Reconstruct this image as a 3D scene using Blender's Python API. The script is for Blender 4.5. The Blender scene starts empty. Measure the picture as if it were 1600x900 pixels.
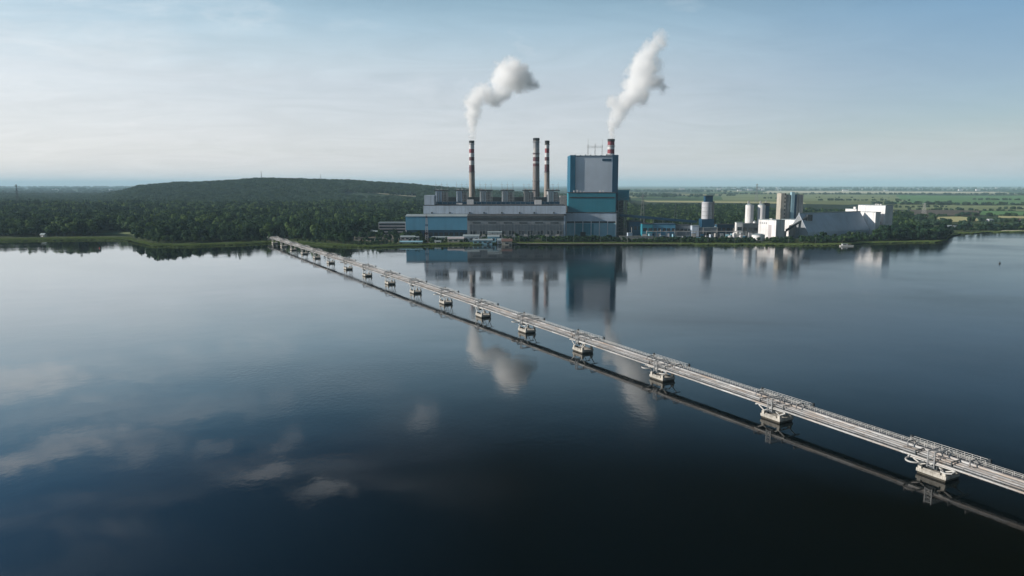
import bpy, bmesh, math, random
from mathutils import Vector, Matrix, noise
R = math.radians
random.seed(11)
sc = bpy.context.scene
col = sc.collection

# ---------------------------------------------------------------- camera
FPX, CAMH = 1142.0, 80.0                       # focal length in photo pixels, flying height in metres
PITCH = math.atan(161 / FPX)
cd = bpy.data.cameras.new('camera'); cam = bpy.data.objects.new('camera', cd); col.objects.link(cam)
cam.location = (0, 0, CAMH); cam.rotation_euler = (R(90) - PITCH, 0, 0)
cd.sensor_width = 36; cd.lens = 36 * FPX / 1600; cd.clip_start = 1; cd.clip_end = 300000
sc.camera = cam

# ---------------------------------------------------------------- light
SUN_AZ_VEC = Vector((-0.985, -0.10, 0)).normalized(); SUN_EL = R(21)
sun_dir = Vector((SUN_AZ_VEC.x * math.cos(SUN_EL), SUN_AZ_VEC.y * math.cos(SUN_EL), math.sin(SUN_EL)))
sd = bpy.data.lights.new('sun', 'SUN'); sun = bpy.data.objects.new('sun', sd); col.objects.link(sun)
sd.energy = 4.0; sd.angle = R(0.6); sd.color = (1.0, 0.93, 0.84)
sun.rotation_euler = sun_dir.to_track_quat('Z', 'Y').to_euler()
sun.location = (0, 0, 500)
SKY_STRENGTH = 0.08
EXPOSURE = 0.6
sc.view_settings.view_transform = 'Standard'; sc.view_settings.look = 'None'
sc.view_settings.exposure = EXPOSURE; sc.view_settings.gamma = 1
sc.view_settings.use_curve_mapping = False
sc.render.engine = 'CYCLES'
cy = sc.cycles
cy.use_denoising = True
try: cy.denoiser = 'OPENIMAGEDENOISE'
except Exception: pass
cy.max_bounces = 28; cy.diffuse_bounces = 2; cy.glossy_bounces = 3; cy.transmission_bounces = 2
cy.transparent_max_bounces = 8; cy.volume_bounces = 24; cy.volume_step_rate = 1.0
cy.use_adaptive_sampling = True; cy.adaptive_threshold = 0.015

class NT:
    """small helper for node trees"""
    def __init__(s, nt): s.nt = nt
    def n(s, t, **kw):
        x = s.nt.nodes.new(t)
        for k, v in kw.items(): setattr(x, k, v)
        return x
    def l(s, a, b): s.nt.links.new(a, b)
    def put(s, sock, v):
        if isinstance(v, (int, float, tuple, list)): sock.default_value = v
        else: s.l(v, sock)
    def m(s, op, a, b=0.0, c=None, clamp=False):
        x = s.n('ShaderNodeMath', operation=op); x.use_clamp = clamp
        s.put(x.inputs[0], a); s.put(x.inputs[1], b)
        if c is not None: s.put(x.inputs[2], c)
        return x.outputs[0]
    def vm(s, op, a, b=(0, 0, 0)):
        x = s.n('ShaderNodeVectorMath', operation=op); s.put(x.inputs[0], a); s.put(x.inputs[1], b)
        return x.outputs['Value'] if op in ('LENGTH', 'DISTANCE', 'DOT_PRODUCT') else x.outputs[0]
    def noise(s, vec, scale, detail=3, rough=0.5, dist=0.0):
        x = s.n('ShaderNodeTexNoise'); s.l(vec, x.inputs['Vector'])
        x.inputs['Scale'].default_value = scale; x.inputs['Detail'].default_value = detail
        x.inputs['Roughness'].default_value = rough; x.inputs['Distortion'].default_value = dist
        return x.outputs['Fac']
    def rng(s, v, a, b, c=0.0, d=1.0, smooth=False):
        x = s.n('ShaderNodeMapRange'); x.clamp = True
        if smooth: x.interpolation_type = 'SMOOTHSTEP'
        s.put(x.inputs[0], v); x.inputs[1].default_value = a; x.inputs[2].default_value = b
        x.inputs[3].default_value = c; x.inputs[4].default_value = d
        return x.outputs[0]
    def mix(s, f, a, b, blend='MIX'):
        x = s.n('ShaderNodeMix', data_type='RGBA', blend_type=blend)
        s.put(x.inputs[0], f)
        s.put(x.inputs[6], a if not isinstance(a, tuple) or len(a) == 4 else (*a, 1))
        s.put(x.inputs[7], b if not isinstance(b, tuple) or len(b) == 4 else (*b, 1))
        return x.outputs[2]

def ray(u, v):
    a = (u - 800) / FPX; b = (v - 450) / FPX
    return Vector((a, math.cos(PITCH) - b * math.sin(PITCH), -math.sin(PITCH) - b * math.cos(PITCH)))
def at(u, v, D):                                # point seen at photo pixel (u, v) at forward distance D
    d = ray(u, v); t = D / d.y; return Vector((d.x * t, D, CAMH + d.z * t))
def gnd(u, v, z=0.0):                           # point of the level z seen at photo pixel (u, v)
    d = ray(u, v); t = (z - CAMH) / d.z; return Vector((d.x * t, d.y * t, z))
def X(u, D, z=2.0): return (u - 800) / FPX * (D * math.cos(PITCH) - (z - CAMH) * math.sin(PITCH))
def Z(v, D): return at(800, v, D).z
def U(x, y, z=2.0): return 800 + FPX * x / (y * math.cos(PITCH) - (z - CAMH) * math.sin(PITCH))

# ---------------------------------------------------------------- sky
w = bpy.data.worlds.new('World'); sc.world = w; w.use_nodes = True
T = NT(w.node_tree)
for x in list(T.nt.nodes): T.nt.nodes.remove(x)
out = T.n('ShaderNodeOutputWorld'); bg = T.n('ShaderNodeBackground')
sky = T.n('ShaderNodeTexSky', sky_type='NISHITA'); sky.sun_disc = False
sky.sun_elevation = SUN_EL
sky.sun_rotation = math.atan2(SUN_AZ_VEC.x, SUN_AZ_VEC.y)
sky.altitude = 100; sky.air_density = 1.0; sky.dust_density = 0.7; sky.ozone_density = 3.5
tc = T.n('ShaderNodeTexCoord'); dirv = tc.outputs['Generated']
sep = T.n('ShaderNodeSeparateXYZ'); T.l(dirv, sep.inputs[0])
up = T.m('MAXIMUM', sep.outputs[2], 0.0)
pl = T.m('ADD', up, 0.10)
cmb = T.n('ShaderNodeCombineXYZ')
T.l(T.m('DIVIDE', sep.outputs[0], pl), cmb.inputs[0]); T.l(T.m('DIVIDE', sep.outputs[1], pl), cmb.inputs[1])
cp = cmb.outputs[0]
strk = T.vm('MULTIPLY', cp, (0.55, 1.0, 1.0))
n_big = T.noise(strk, 0.55, 5, 0.62, 0.6)
fib0 = T.noise(T.vm('MULTIPLY', T.vm('ADD', cp, (5.5, 1.8, 0)), (1.0, 1.5, 1)), 2.6, 8, .68, 1.2)
n_fine = T.noise(T.vm('ADD', strk, (7.3, 2.1, 0)), 1.9, 7, 0.66, 0.8)
# veil: dense towards the sunny left side, thin to the right and towards the zenith
left = T.rng(sep.outputs[0], 0.55, -0.62, 0.0, 1.0, True)
low = T.rng(up, 0.42, 0.05, 0.0, 1.0, True)
cov = T.m('ADD', T.m('MULTIPLY', left, 0.50), T.m('MULTIPLY', low, 0.12))
veil = T.rng(T.m('ADD', T.m('ADD', T.m('MULTIPLY', n_big, 0.6), T.m('MULTIPLY', n_fine, 0.4)), T.m('MULTIPLY', cov, 0.55)), 0.52, 0.98, 0.0, 1.0, True)
veil = T.m('MULTIPLY', veil, T.rng(up, 0.30, 0.12, 0.0, 1.0, True))
milk = T.m('MULTIPLY', T.rng(up, 0.36, 0.12, 0.0, .92, True), T.rng(sep.outputs[0], .12, .60, 1.0, .30, True))
milk = T.m('MULTIPLY', milk, T.rng(n_big, .25, .7, .82, 1.0))
veil = T.m('MAXIMUM', T.m('MULTIPLY', veil, T.rng(n_fine, .3, .7, .8, 1)), milk)
veil = T.m('MAXIMUM', veil, T.rng(up, 0.12, 0.0, 0.0, .95, True))
# single soft clouds: (u, v, reflected in the lake?, half width, half height, weight)
BL = [(200, 575, 1, .16, .030, .35), (300, 640, 1, .11, .020, .30), (520, 600, 1, .09, .02, .22), (250, 770, 1, .10, .012, .10), (150, 640, 1, .14, .02, .3), (350, 22, 0, .085, .022, .08), (560, 45, 0, .03, .01, .05), (640, 135, 0, .04, .016, .12), (70, 60, 0, .12, .020, .2),
      (1080, 0, 0, .04, .01, .12), (725, 128, 0, .012, .010, .15), (820, 70, 0, .012, .022, .12), (170, 130, 0, .2, .04, .12),
      (390, 548, 1, .065, .014, .22), (455, 612, 1, .025, .011, .85), (70, 715, 1, .13, .020, .75), (180, 700, 1, .05, .014, .5),
      (20, 600, 1, .08, .026, .85), (215, 590, 1, .05, .014, .5), (130, 520, 1, .12, .05, .25), (580, 530, 1, .03, .01, .12),
      (635, 655, 1, .028, .016, .5), (415, 738, 1, .045, .015, .5), (490, 775, 1, .05, .013, .5), (330, 700, 1, .03, .010, .35),
      (430, 688, 1, .03, .008, .35), (60, 470, 1, .16, .08, .3)]
bl = None
wob = T.vm('SCALE', T.vm('ADD', T.n('ShaderNodeTexNoise').outputs['Color'], (-.5, -.5, -.5)))
wn = wob.node.inputs[0].links[0].from_node.inputs[0].links[0].from_node
wn.inputs['Scale'].default_value = 9; wn.inputs['Detail'].default_value = 6; wn.inputs['Roughness'].default_value = .65
T.l(T.vm('MULTIPLY', dirv, (1, 1, 2.4)), wn.inputs['Vector'])
wob.node.inputs['Scale'].default_value = 0.13
wd = T.vm('ADD', dirv, T.vm('MULTIPLY', wob, (1.4, 0, .7)))
for (u, v, refl, hw, hh, wt) in BL:
    d = ray(u, v).normalized()
    if refl: d.z = -d.z
    dd = T.vm('MULTIPLY', T.vm('SUBTRACT', wd, tuple(d)), (1 / hw, 0, 1 / hh))
    g = T.rng(T.vm('LENGTH', dd), 1.2, 0.35, 0.0, wt, True)
    bl = g if bl is None else T.m('MAXIMUM', bl, g)
bl = T.m('MULTIPLY', bl, T.rng(n_fine, 0.34, 0.62, 0.35, 1.0))
# a loose bank of broken cloud standing higher up on the sunny side
bank = T.m('MULTIPLY', T.m('MULTIPLY', T.rng(up, .20, .28, 0, 1, True), T.rng(up, .48, .36, 0, 1, True)), T.rng(sep.outputs[0], .10, -.30, 0, 1, True))
bank = T.m('MULTIPLY', bank, T.rng(T.m('ADD', T.m('MULTIPLY', n_big, .45), T.m('MULTIPLY', n_fine, .55)), .46, .70, 0, .38, True))
bl = T.m('MULTIPLY', bl, T.rng(fib0, .36, .60, .35, 1.0))
bl = T.m('MAXIMUM', bl, bank)
bl = T.m('MULTIPLY', bl, T.rng(sep.outputs[1], 0.1, 0.3))
skycol = T.vm('SCALE', sky.outputs[0]); T.l(T.m('SUBTRACT', T.rng(sep.outputs[0], .1, .6, .95, .80), T.m('MULTIPLY', T.rng(up, .20, .37), T.rng(sep.outputs[0], -.58, .0, .22, .90))), skycol.node.inputs['Scale'])
CUMUL = (8.0, 8.1, 8.2)
CLOUD = T.mix(T.rng(sep.outputs[0], -.62, .6, 0, 1), (6.9, 7.2, 7.4), (4.1, 4.7, 5.3))
fib = T.noise(T.vm('MULTIPLY', T.vm('ADD', cp, (3.1, 8.8, 0)), (.9, 1.3, 1)), 1.1, 8, .64, 1.6)
CLOUD = T.vm('SCALE', CLOUD); T.l(T.rng(fib, .32, .68, .94, 1.08), CLOUD.node.inputs['Scale'])
mixc = T.mix(T.m('MULTIPLY', veil, 0.9), skycol, CLOUD)
mixc = T.mix(T.rng(up, .13, .30), mixc, T.mix(1.0, mixc, (.66, 1.0, 1.06), 'MULTIPLY'))
mixc = T.mix(T.rng(up, .13, .0), mixc, T.mix(1.0, mixc, (1.24, 1.10, 1.05), 'MULTIPLY'))
mixc = T.mix(bl, mixc, (*CUMUL, 1))
T.l(mixc, bg.inputs[0]); bg.inputs[1].default_value = SKY_STRENGTH
T.l(bg.outputs[0], out.inputs[0])

# ---------------------------------------------------------------- materials
def newmat(name):
    m = bpy.data.materials.new(name); m.use_nodes = True
    t = NT(m.node_tree); b = m.node_tree.nodes['Principled BSDF']
    return m, t, b
def pmat(name, c, rough=0.7, var=0.25, scale=0.2, streak=0.0, metal=0.0, corr=0.0, corr_w=1.0, spec=0.3, c2=None):
    """weathered painted/bare surface: blotches, rain streaks and optional corrugation"""
    m, t, b = newmat(name)
    tc = t.n('ShaderNodeTexCoord'); o = tc.outputs['Object']
    n1 = t.noise(o, scale, 5, 0.6)
    c2 = c2 or tuple(k * (1 - var) for k in c)
    cc = t.mix(t.rng(n1, 0.35, 0.68), c, c2)
    if streak:
        n2 = t.noise(t.vm('MULTIPLY', o, (1, 1, 0.06)), scale * 6, 4, 0.6)
        cc = t.mix(t.rng(n2, 0.48, 0.75, 0, streak), cc, tuple(k * 0.35 for k in (c[0], c[1] * 0.95, c[2] * 0.9)))
    t.l(cc, b.inputs['Base Color'])
    b.inputs['Roughness'].default_value = rough; b.inputs['Metallic'].default_value = metal
    b.inputs['Specular IOR Level'].default_value = spec
    if corr:
        wv = t.n('ShaderNodeTexWave', wave_type='BANDS', bands_direction='X')
        t.l(o, wv.inputs['Vector']); wv.inputs['Scale'].default_value = corr_w
        bp = t.n('ShaderNodeBump'); bp.inputs['Strength'].default_value = corr; bp.inputs['Distance'].default_value = 0.15
        t.l(wv.outputs['Fac'], bp.inputs['Height']); t.l(bp.outputs[0], b.inputs['Normal'])
    return m
M = {}
M['steel'] = pmat('grey_painted_steel', (.30, .31, .32), .5, .35, .4, .3, metal=.2)
M['palesteel'] = pmat('pale_painted_steel', (.52, .51, .49), .5, .3, .4, .35)
M['darksteel'] = pmat('dark_steel', (.045, .055, .062), .6, .4, .3)
M['grating'] = pmat('walkway_grating', (.12, .13, .15), .7, .35, .5)
M['pier'] = pmat('pier_concrete', (.50, .47, .42), .85, .5, .5, .9)
M['pile'] = pmat('wet_pile_concrete', (.05, .045, .035), .6, .4, .5)
M['concrete'] = pmat('grey_concrete', (.34, .33, .31), .85, .25, .1, .5)
M['chimney'] = pmat('chimney_concrete', (.34, .30, .27), .85, .25, .08, .5)
M['sooty'] = pmat('sooty_chimney_concrete', (.24, .21, .20), .85, .3, .08, .5)
M['red'] = pmat('faded_red_paint', (.22, .03, .045), .6, .3, .1, .4)
M['darkred'] = pmat('dark_red_paint', (.10, .03, .04), .6, .3, .1, .4)
M['white'] = pmat('white_paint', (.55, .55, .56), .6, .25, .1, .5)
M['greypaint'] = pmat('grey_sooty_paint', (.33, .34, .36), .7, .3, .1, .5)
M['soot'] = pmat('soot_black', (.03, .03, .032), .8, .2, .2)
M['clad_grey'] = pmat('pale_grey_cladding', (.50, .58, .68), .55, .28, .05, .5, corr=.5, corr_w=.35)
M['clad_blue'] = pmat('blue_cladding', (.09, .28, .42), .5, .18, .03, .25, corr=.5, corr_w=.35)
M['clad_teal'] = pmat('teal_cladding', (.03, .21, .28), .5, .2, .03, .2, corr=.5, corr_w=.35)
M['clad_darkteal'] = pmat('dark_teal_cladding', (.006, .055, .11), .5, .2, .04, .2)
M['clad_white'] = pmat('white_cladding', (.74, .72, .72), .5, .2, .06, .5, corr=.4, corr_w=.35)
M['panel'] = pmat('blue_grey_tower_panel', (.56, .62, .70), .4, .28, .012, .15, corr=.4, corr_w=.3, spec=.5)
M['wall_grey'] = pmat('grey_facade', (.24, .26, .28), .7, .3, .05, .4)
M['wall_pink'] = pmat('pinkish_office_panel', (.46, .42, .43), .7, .2, .1, .3)
M['roof_dark'] = pmat('bitumen_roof', (.05, .055, .06), .8, .35, .05)
M['roof_pale'] = pmat('pale_roof_sheet', (.30, .36, .38), .6, .25, .05, .2)
M['roof_red'] = pmat('brown_red_roof', (.16, .10, .09), .7, .3, .1)
M['glass'] = pmat('dark_window_glass', (.02, .028, .035), .15, .3, .3, spec=.6)
M['beige'] = pmat('beige_concrete', (.40, .37, .32), .8, .2, .08, .4)
M['sand'] = pmat('bare_yard_earth', (.20, .18, .14), .9, .45, .06)
M['asphalt'] = pmat('asphalt', (.055, .055, .055), .9, .3, .06)
M['trunk'] = pmat('bark', (.07, .055, .04), .9, .3, 1.0)
M['orange'] = pmat('red_plastic', (.5, .06, .03), .4, .1, 1.0)
M['hull'] = pmat('boat_hull', (.5, .5, .48), .4, .2, 1.0)

M['white2'] = pmat('dirty_white_paint', (.42, .41, .41), .7, .3, .1, .5)
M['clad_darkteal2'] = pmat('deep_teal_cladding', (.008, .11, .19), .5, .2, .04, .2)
M['clad_pale2'] = pmat('pale_blue_cladding', (.24, .44, .53), .6, .25, .05, .3, corr=.4, corr_w=.35)
M['clad_white2'] = pmat('pale_silo_wall', (.46, .47, .50), .6, .2, .06, .4)
M['clad_pale3'] = pmat('pale_cyan_cladding', (.30, .46, .52), .6, .2, .06, .3)
M['clad_blue2'] = pmat('blue_grey_store_cladding', (.58, .66, .76), .5, .15, .02, .25, corr=.5, corr_w=.3)
def pipemat(name, c, seed):
    m, t, b = newmat(name)
    tc = t.n('ShaderNodeTexCoord'); o = tc.outputs['Object']
    v = t.n('ShaderNodeTexVoronoi', voronoi_dimensions='1D'); sp = t.n('ShaderNodeSeparateXYZ'); t.l(o, sp.inputs[0])
    t.l(t.m('MULTIPLY_ADD', sp.outputs[0], .16, seed), v.inputs['W']); v.inputs['Scale'].default_value = 1
    sc_ = t.n('ShaderNodeSeparateColor'); t.l(v.outputs['Color'], sc_.inputs[0])
    cc = t.mix(t.rng(sc_.outputs[0], 0, 1), tuple(k * .55 for k in c), c)
    st = t.noise(t.vm('MULTIPLY', o, (.5, 2.5, 2.5)), 1.0, 5, .65)
    cc = t.mix(t.rng(st, .50, .70, 0, .75), cc, (c[0] * .35, c[1] * .28, c[2] * .22))
    rs = t.noise(t.vm('MULTIPLY', o, (.09, .6, .6)), 1.0, 3, .6); cc = t.mix(t.rng(rs, .50, .66, 0, .6), cc, (c[0] * .62, c[1] * .45, c[2] * .33))
    t.l(cc, b.inputs['Base Color']); b.inputs['Roughness'].default_value = .6; b.inputs['Metallic'].default_value = .1
    b.inputs['Specular IOR Level'].default_value = .3
    return m
M['pipe'] = pipemat('pale_pipe_lagging', (.40, .405, .41), 3.3); M['pipe2'] = pipemat('worn_grey_pipe', (.27, .275, .285), 9.1)
M['pipe3'] = pipemat('rust_stained_pipe', (.30, .275, .26), 17.7); M['pipe4'] = pipemat('bright_pipe_lagging', (.48, .48, .48), 31.4)
def leafmat(name, c, c2):
    m, t, b = newmat(name)
    oi = t.n('ShaderNodeObjectInfo'); geo = t.n('ShaderNodeNewGeometry')
    f = t.m('ADD', t.m('MULTIPLY', oi.outputs['Random'], .75), t.m('MULTIPLY', geo.outputs['Random Per Island'], .25))
    cc = t.mix(f, c, c2); t.l(cc, b.inputs['Base Color'])
    b.inputs['Roughness'].default_value = .8; b.inputs['Specular IOR Level'].default_value = .08
    tr = t.n('ShaderNodeBsdfTranslucent'); t.l(cc, tr.inputs[0])
    mx = t.n('ShaderNodeMixShader'); mx.inputs[0].default_value = .22
    t.l(b.outputs[0], mx.inputs[1]); t.l(tr.outputs[0], mx.inputs[2])
    t.l(mx.outputs[0], t.nt.nodes['Material Output'].inputs[0])
    return m
M['leaf'] = leafmat('broad_leaves', (.014, .042, .016), (.062, .108, .045))
M['leaf_light'] = leafmat('pale_leaves', (.050, .100, .034), (.120, .180, .062))
M['leaf_dark'] = leafmat('dark_needles', (.008, .028, .016), (.032, .066, .034))
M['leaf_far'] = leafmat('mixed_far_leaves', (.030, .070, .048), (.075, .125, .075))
M['reed'] = leafmat('reed_blades', (.085, .14, .042), (.17, .22, .075))

# ---------------------------------------------------------------- mesh helper
class MB:
    def __init__(s): s.v = []; s.f = []; s.mi = []; s.cur = 0
    def add(s, vs, fs):
        b = len(s.v); s.v += [tuple(p) for p in vs]
        for f in fs: s.f.append([b + i for i in f]); s.mi.append(s.cur)
        return s
    def box(s, x0, x1, y0, y1, z0, z1):
        s.add([(x0, y0, z0), (x1, y0, z0), (x1, y1, z0), (x0, y1, z0), (x0, y0, z1), (x1, y0, z1), (x1, y1, z1), (x0, y1, z1)],
              [(0, 3, 2, 1), (4, 5, 6, 7), (0, 1, 5, 4), (1, 2, 6, 5), (2, 3, 7, 6), (3, 0, 4, 7)])
        return s
    def prism(s, poly, axis, a, b):
        """poly = list of 2-D points, extruded along axis x or y or z from a to b"""
        n = len(poly)
        def P(p, t): return {'x': (t, p[0], p[1]), 'y': (p[0], t, p[1]), 'z': (p[0], p[1], t)}[axis]
        s.add([P(p, a) for p in poly] + [P(p, b) for p in poly],
              [tuple(range(n))[::-1], tuple(range(n, 2 * n))] + [(i, (i + 1) % n, n + (i + 1) % n, n + i) for i in range(n)])
        return s
    def tube(s, p0, p1, r, n=8, r2=None, cap=True):
        p0 = Vector(p0); p1 = Vector(p1); r2 = r if r2 is None else r2
        z = (p1 - p0).normalized(); x = z.orthogonal().normalized(); y = z.cross(x)
        vs = [p0 + (x * math.cos(2 * math.pi * i / n) + y * math.sin(2 * math.pi * i / n)) * r for i in range(n)]
        vs += [p1 + (x * math.cos(2 * math.pi * i / n) + y * math.sin(2 * math.pi * i / n)) * r2 for i in range(n)]
        fs = [(i, (i + 1) % n, n + (i + 1) % n, n + i) for i in range(n)]
        if cap: fs += [tuple(range(n))[::-1], tuple(range(n, 2 * n))]
        s.add(vs, fs); return s
    def path(s, pts, r, n=8):
        pts = [Vector(p) for p in pts]; rings = []
        for i, p in enumerate(pts):
            d = (pts[min(i + 1, len(pts) - 1)] - pts[max(i - 1, 0)]).normalized()
            x = Vector((0, 0, 1)).cross(d)
            x = x.normalized() if x.length > 1e-3 else Vector((1, 0, 0)); y = d.cross(x)
            rings.append([p + (x * math.cos(2 * math.pi * k / n) + y * math.sin(2 * math.pi * k / n)) * r for k in range(n)])
        fs = []
        for i in range(len(pts) - 1):
            for k in range(n): fs.append((i * n + k, i * n + (k + 1) % n, (i + 1) * n + (k + 1) % n, (i + 1) * n + k))
        fs += [tuple(range(n))[::-1], tuple((len(pts) - 1) * n + k for k in range(n))]
        s.add([q for g in rings for q in g], fs); return s
    def lathe(s, prof, cx=0, cy=0, n=24):
        vs = []; fs = []
        for (r, z) in prof: vs += [(cx + r * math.cos(2 * math.pi * i / n), cy + r * math.sin(2 * math.pi * i / n), z) for i in range(n)]
        for j in range(len(prof) - 1):
            for i in range(n): fs.append((j * n + i, j * n + (i + 1) % n, (j + 1) * n + (i + 1) % n, (j + 1) * n + i))
        fs += [tuple(range(n))[::-1], tuple((len(prof) - 1) * n + i for i in range(n))]
        s.add(vs, fs); return s
    def build(s, name, mats, parent=None, smooth=False):
        me = bpy.data.meshes.new(name); me.from_pydata(s.v, [], s.f)
        if not isinstance(mats, (list, tuple)): mats = [mats]
        for m in mats: me.materials.append(M[m] if isinstance(m, str) else m)
        me.polygons.foreach_set('material_index', s.mi)
        if smooth: me.polygons.foreach_set('use_smooth', [True] * len(me.polygons))
        me.update()
        o = bpy.data.objects.new(name, me); col.objects.link(o)
        if parent: o.parent = parent
        return o
def tag(o, label=None, cat=None, group=None, kind=None):
    if label: o['label'] = label
    if cat: o['category'] = cat
    if group: o['group'] = group
    if kind: o['kind'] = kind
    return o
def thing(name, loc, label, cat, group=None, rz=0.0):
    o = bpy.data.objects.new(name, None); col.objects.link(o); o.location = loc; o.rotation_euler = (0, 0, rz)
    o.empty_display_size = 1
    return tag(o, label, cat, group)
def copy_tree(o, parent=None):
    c = o.copy(); col.objects.link(c)
    if parent: c.parent = parent
    for ch in o.children: copy_tree(ch, c)
    return c
def bx(root, name, mat, x0, x1, y0, y1, z0, z1): return MB().box(x0, x1, y0, y1, z0, z1).build(name, mat, root)

# ---------------------------------------------------------------- shoreline (photo bearing -> distance)
SH = [(-900, 372), (-300, 376), (0, 377.5), (60, 376.5), (130, 375), (200, 375.5), (212, 380), (240, 385), (300, 385.5), (380, 382.5), (420, 380),
      (470, 381.5), (520, 385), (580, 387), (650, 385), (720, 383), (790, 382), (900, 382), (1000, 382.5), (1120, 383.5), (1250, 384), (1320, 383.5),
      (1350, 381), (1400, 379.5), (1460, 379), (1478, 377), (1486, 370), (1500, 366.5), (1540, 364), (1600, 363), (1900, 361), (2600, 360)]
def lerp_tab(tab, u):
    if u <= tab[0][0]: return tab[0][1]
    for (a, va), (b, vb) in zip(tab, tab[1:]):
        if u <= b: return va + (vb - va) * (u - a) / (b - a)
    return tab[-1][1]
def shoreD(u):
    v = lerp_tab(SH, u) + 0.5 * noise.noise((u * .05, 3.3, 0)) + .35 * noise.noise((u * .23, 1.3, 0))
    return gnd(800, v).y
HILL = [(-200, 287.5), (0, 289.5), (100, 290), (180, 290), (215, 290), (250, 286.8), (285, 283.4), (310, 283.2), (340, 282.4), (380, 279), (410, 277.3), (450, 277.5), (500, 278.8), (545, 280.2), (580, 282.2),
        (615, 285), (660, 288), (700, 291), (760, 294), (830, 294), (900, 296)]
def hill(u, D):
    zc = at(800, lerp_tab(HILL, u), 3700).z - 24
    if u < 0 or u > 900: zc = min(zc, 60)
    zc = max(zc, 0)
    if u < 225: zc *= max(0, min(1, (u - 150) / 75)) ** 1.3
    if u > 700: zc *= max(0, 1 - (u - 700) / 220)
    def ss(x): x = max(0, min(1, x)); return x * x * (3 - 2 * x)
    k = ss((D - 2500) / 1200) if D < 3700 else 1 - ss((D - 3900) / 1600)
    return zc * k
def ground_z(x, y):
    u = 800 + FPX * x / (y + 8); s = shoreD(u); d = y - s
    z = -0.6 + 1.7 * max(0, min(1, (d + 3) / 7)) + 0.9 * max(0, min(1, (d - 6) / 40))
    z += hill(u, y) + .5 * noise.noise((x * .01, y * .01, 0)) * min(1, max(0, d / 60))
    if 2600 < y < 5200 and hill(u, y) > 5: z += 5 * noise.noise((x * .004, y * .004, 2)) + 3 * noise.noise((x * .012, y * .012, 5))
    return z

# lake and ground
MB().add([(-58000, -20000, 0), (58000, -20000, 0), (58000, 3000, 0), (-58000, 3000, 0)], [(0, 1, 2, 3)])
wm = MB().add([(-59000, -30000, 0), (59000, -30000, 0), (59000, 2600, 0), (-59000, 2600, 0)], [(0, 1, 2, 3)])
m, t, b = newmat('lake_water')
tcn = t.n('ShaderNodeTexCoord'); o = tcn.outputs['Object']
b.inputs['Base Color'].default_value = (.0003, .0022, .0024, 1)
b.inputs['IOR'].default_value = 1.38
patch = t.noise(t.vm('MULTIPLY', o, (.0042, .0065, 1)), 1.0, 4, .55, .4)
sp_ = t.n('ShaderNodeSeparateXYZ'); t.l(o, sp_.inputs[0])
# the wind-ruffled side lies right of the bridge, the calm side left; reflection brightness is also painted in per side
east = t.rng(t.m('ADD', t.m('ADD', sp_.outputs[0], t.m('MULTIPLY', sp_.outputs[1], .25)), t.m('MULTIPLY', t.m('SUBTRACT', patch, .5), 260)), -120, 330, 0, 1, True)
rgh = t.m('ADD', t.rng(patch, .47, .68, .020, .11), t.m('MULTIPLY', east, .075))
t.l(rgh, b.inputs['Roughness']); t.l(t.m('SUBTRACT', 1.38, t.m('MULTIPLY', east, .13)), b.inputs['IOR'])  # IOR lowered towards the right only to dim the reflection there
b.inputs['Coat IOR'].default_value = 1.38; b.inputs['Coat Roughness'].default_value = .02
t.l(t.m('SUBTRACT', .85, t.m('MULTIPLY', east, .85), clamp=True), b.inputs['Coat Weight'])  # coat added to brighten the left-hand reflection, fading to none at right
w1 = t.noise(t.vm('MULTIPLY', o, (1, .7, 1)), .55, 3, .55)
w2 = t.noise(o, .035, 3, .5)
hgt = t.m('ADD', t.m('MULTIPLY', w1, t.rng(patch, .48, .66, .03, .30)), t.m('MULTIPLY', w2, .35))
bp = t.n('ShaderNodeBump'); bp.inputs['Strength'].default_value = .35; bp.inputs['Distance'].default_value = .5
t.l(hgt, bp.inputs['Height']); t.l(bp.outputs[0], b.inputs['Normal']); t.l(bp.outputs[0], b.inputs['Coat Normal'])
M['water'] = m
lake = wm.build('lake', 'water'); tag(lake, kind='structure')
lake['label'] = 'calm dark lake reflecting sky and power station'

us = [-7000, -5000, -3500, -2500, -1800, -1300, -900, -600, -400, -250, -120] + [i * 6 for i in range(-10, 280)] + [1700, 1760, 1850, 2000, 2200, 2600, 3200, 4200, 6000, 8500]
ds = [-4, 0, 3, 7, 12, 20, 32, 50, 75, 105, 140, 180, 230, 290, 360, 440, 530, 630, 750, 900, 1050, 1200, 1350, 1500, 1650, 1800, 1950, 2100, 2250, 2400, 2550, 2700, 2850, 3000, 3200, 3500, 3900, 4400, 5200, 6500, 8500, 12000, 18000, 28000, 42000, 56000]
gb = MB(); vs = []; fs = []
for u in us:
    s = shoreD(u); sl = (u - 800) / FPX
    for d in ds:
        y = s + d; x = sl * (y * math.cos(PITCH) + CAMH * math.sin(PITCH))
        if abs(x) > 58500: x = math.copysign(58500, x)
        vs.append((x, y, ground_z(x, y) if abs(x) < 30000 else 2))
nd = len(ds)
for i in range(len(us) - 1):
    for j in range(nd - 1): fs.append((i * nd + j, (i + 1) * nd + j, (i + 1) * nd + j + 1, i * nd + j + 1))
gb.add(vs, fs)
m, t, b = newmat('meadow_and_woodland_ground')
tcn = t.n('ShaderNodeTexCoord'); o = tcn.outputs['Object']; sp = t.n('ShaderNodeSeparateXYZ'); t.l(o, sp.inputs[0])
g1 = t.noise(o, .02, 6, .65); g2 = t.noise(o, .004, 4, .6); g3 = t.noise(o, .0009, 5, .6)
cc = t.mix(t.rng(g1, .35, .65), (.030, .050, .018), (.070, .095, .035))
cc = t.mix(t.rng(g2, .55, .72, 0, .6), cc, (.13, .125, .065))
vor = t.n('ShaderNodeTexVoronoi'); vor.inputs['Scale'].default_value = 1.0; t.l(t.vm('MULTIPLY', o, (.0011, .0007, 1)), vor.inputs['Vector'])
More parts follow.
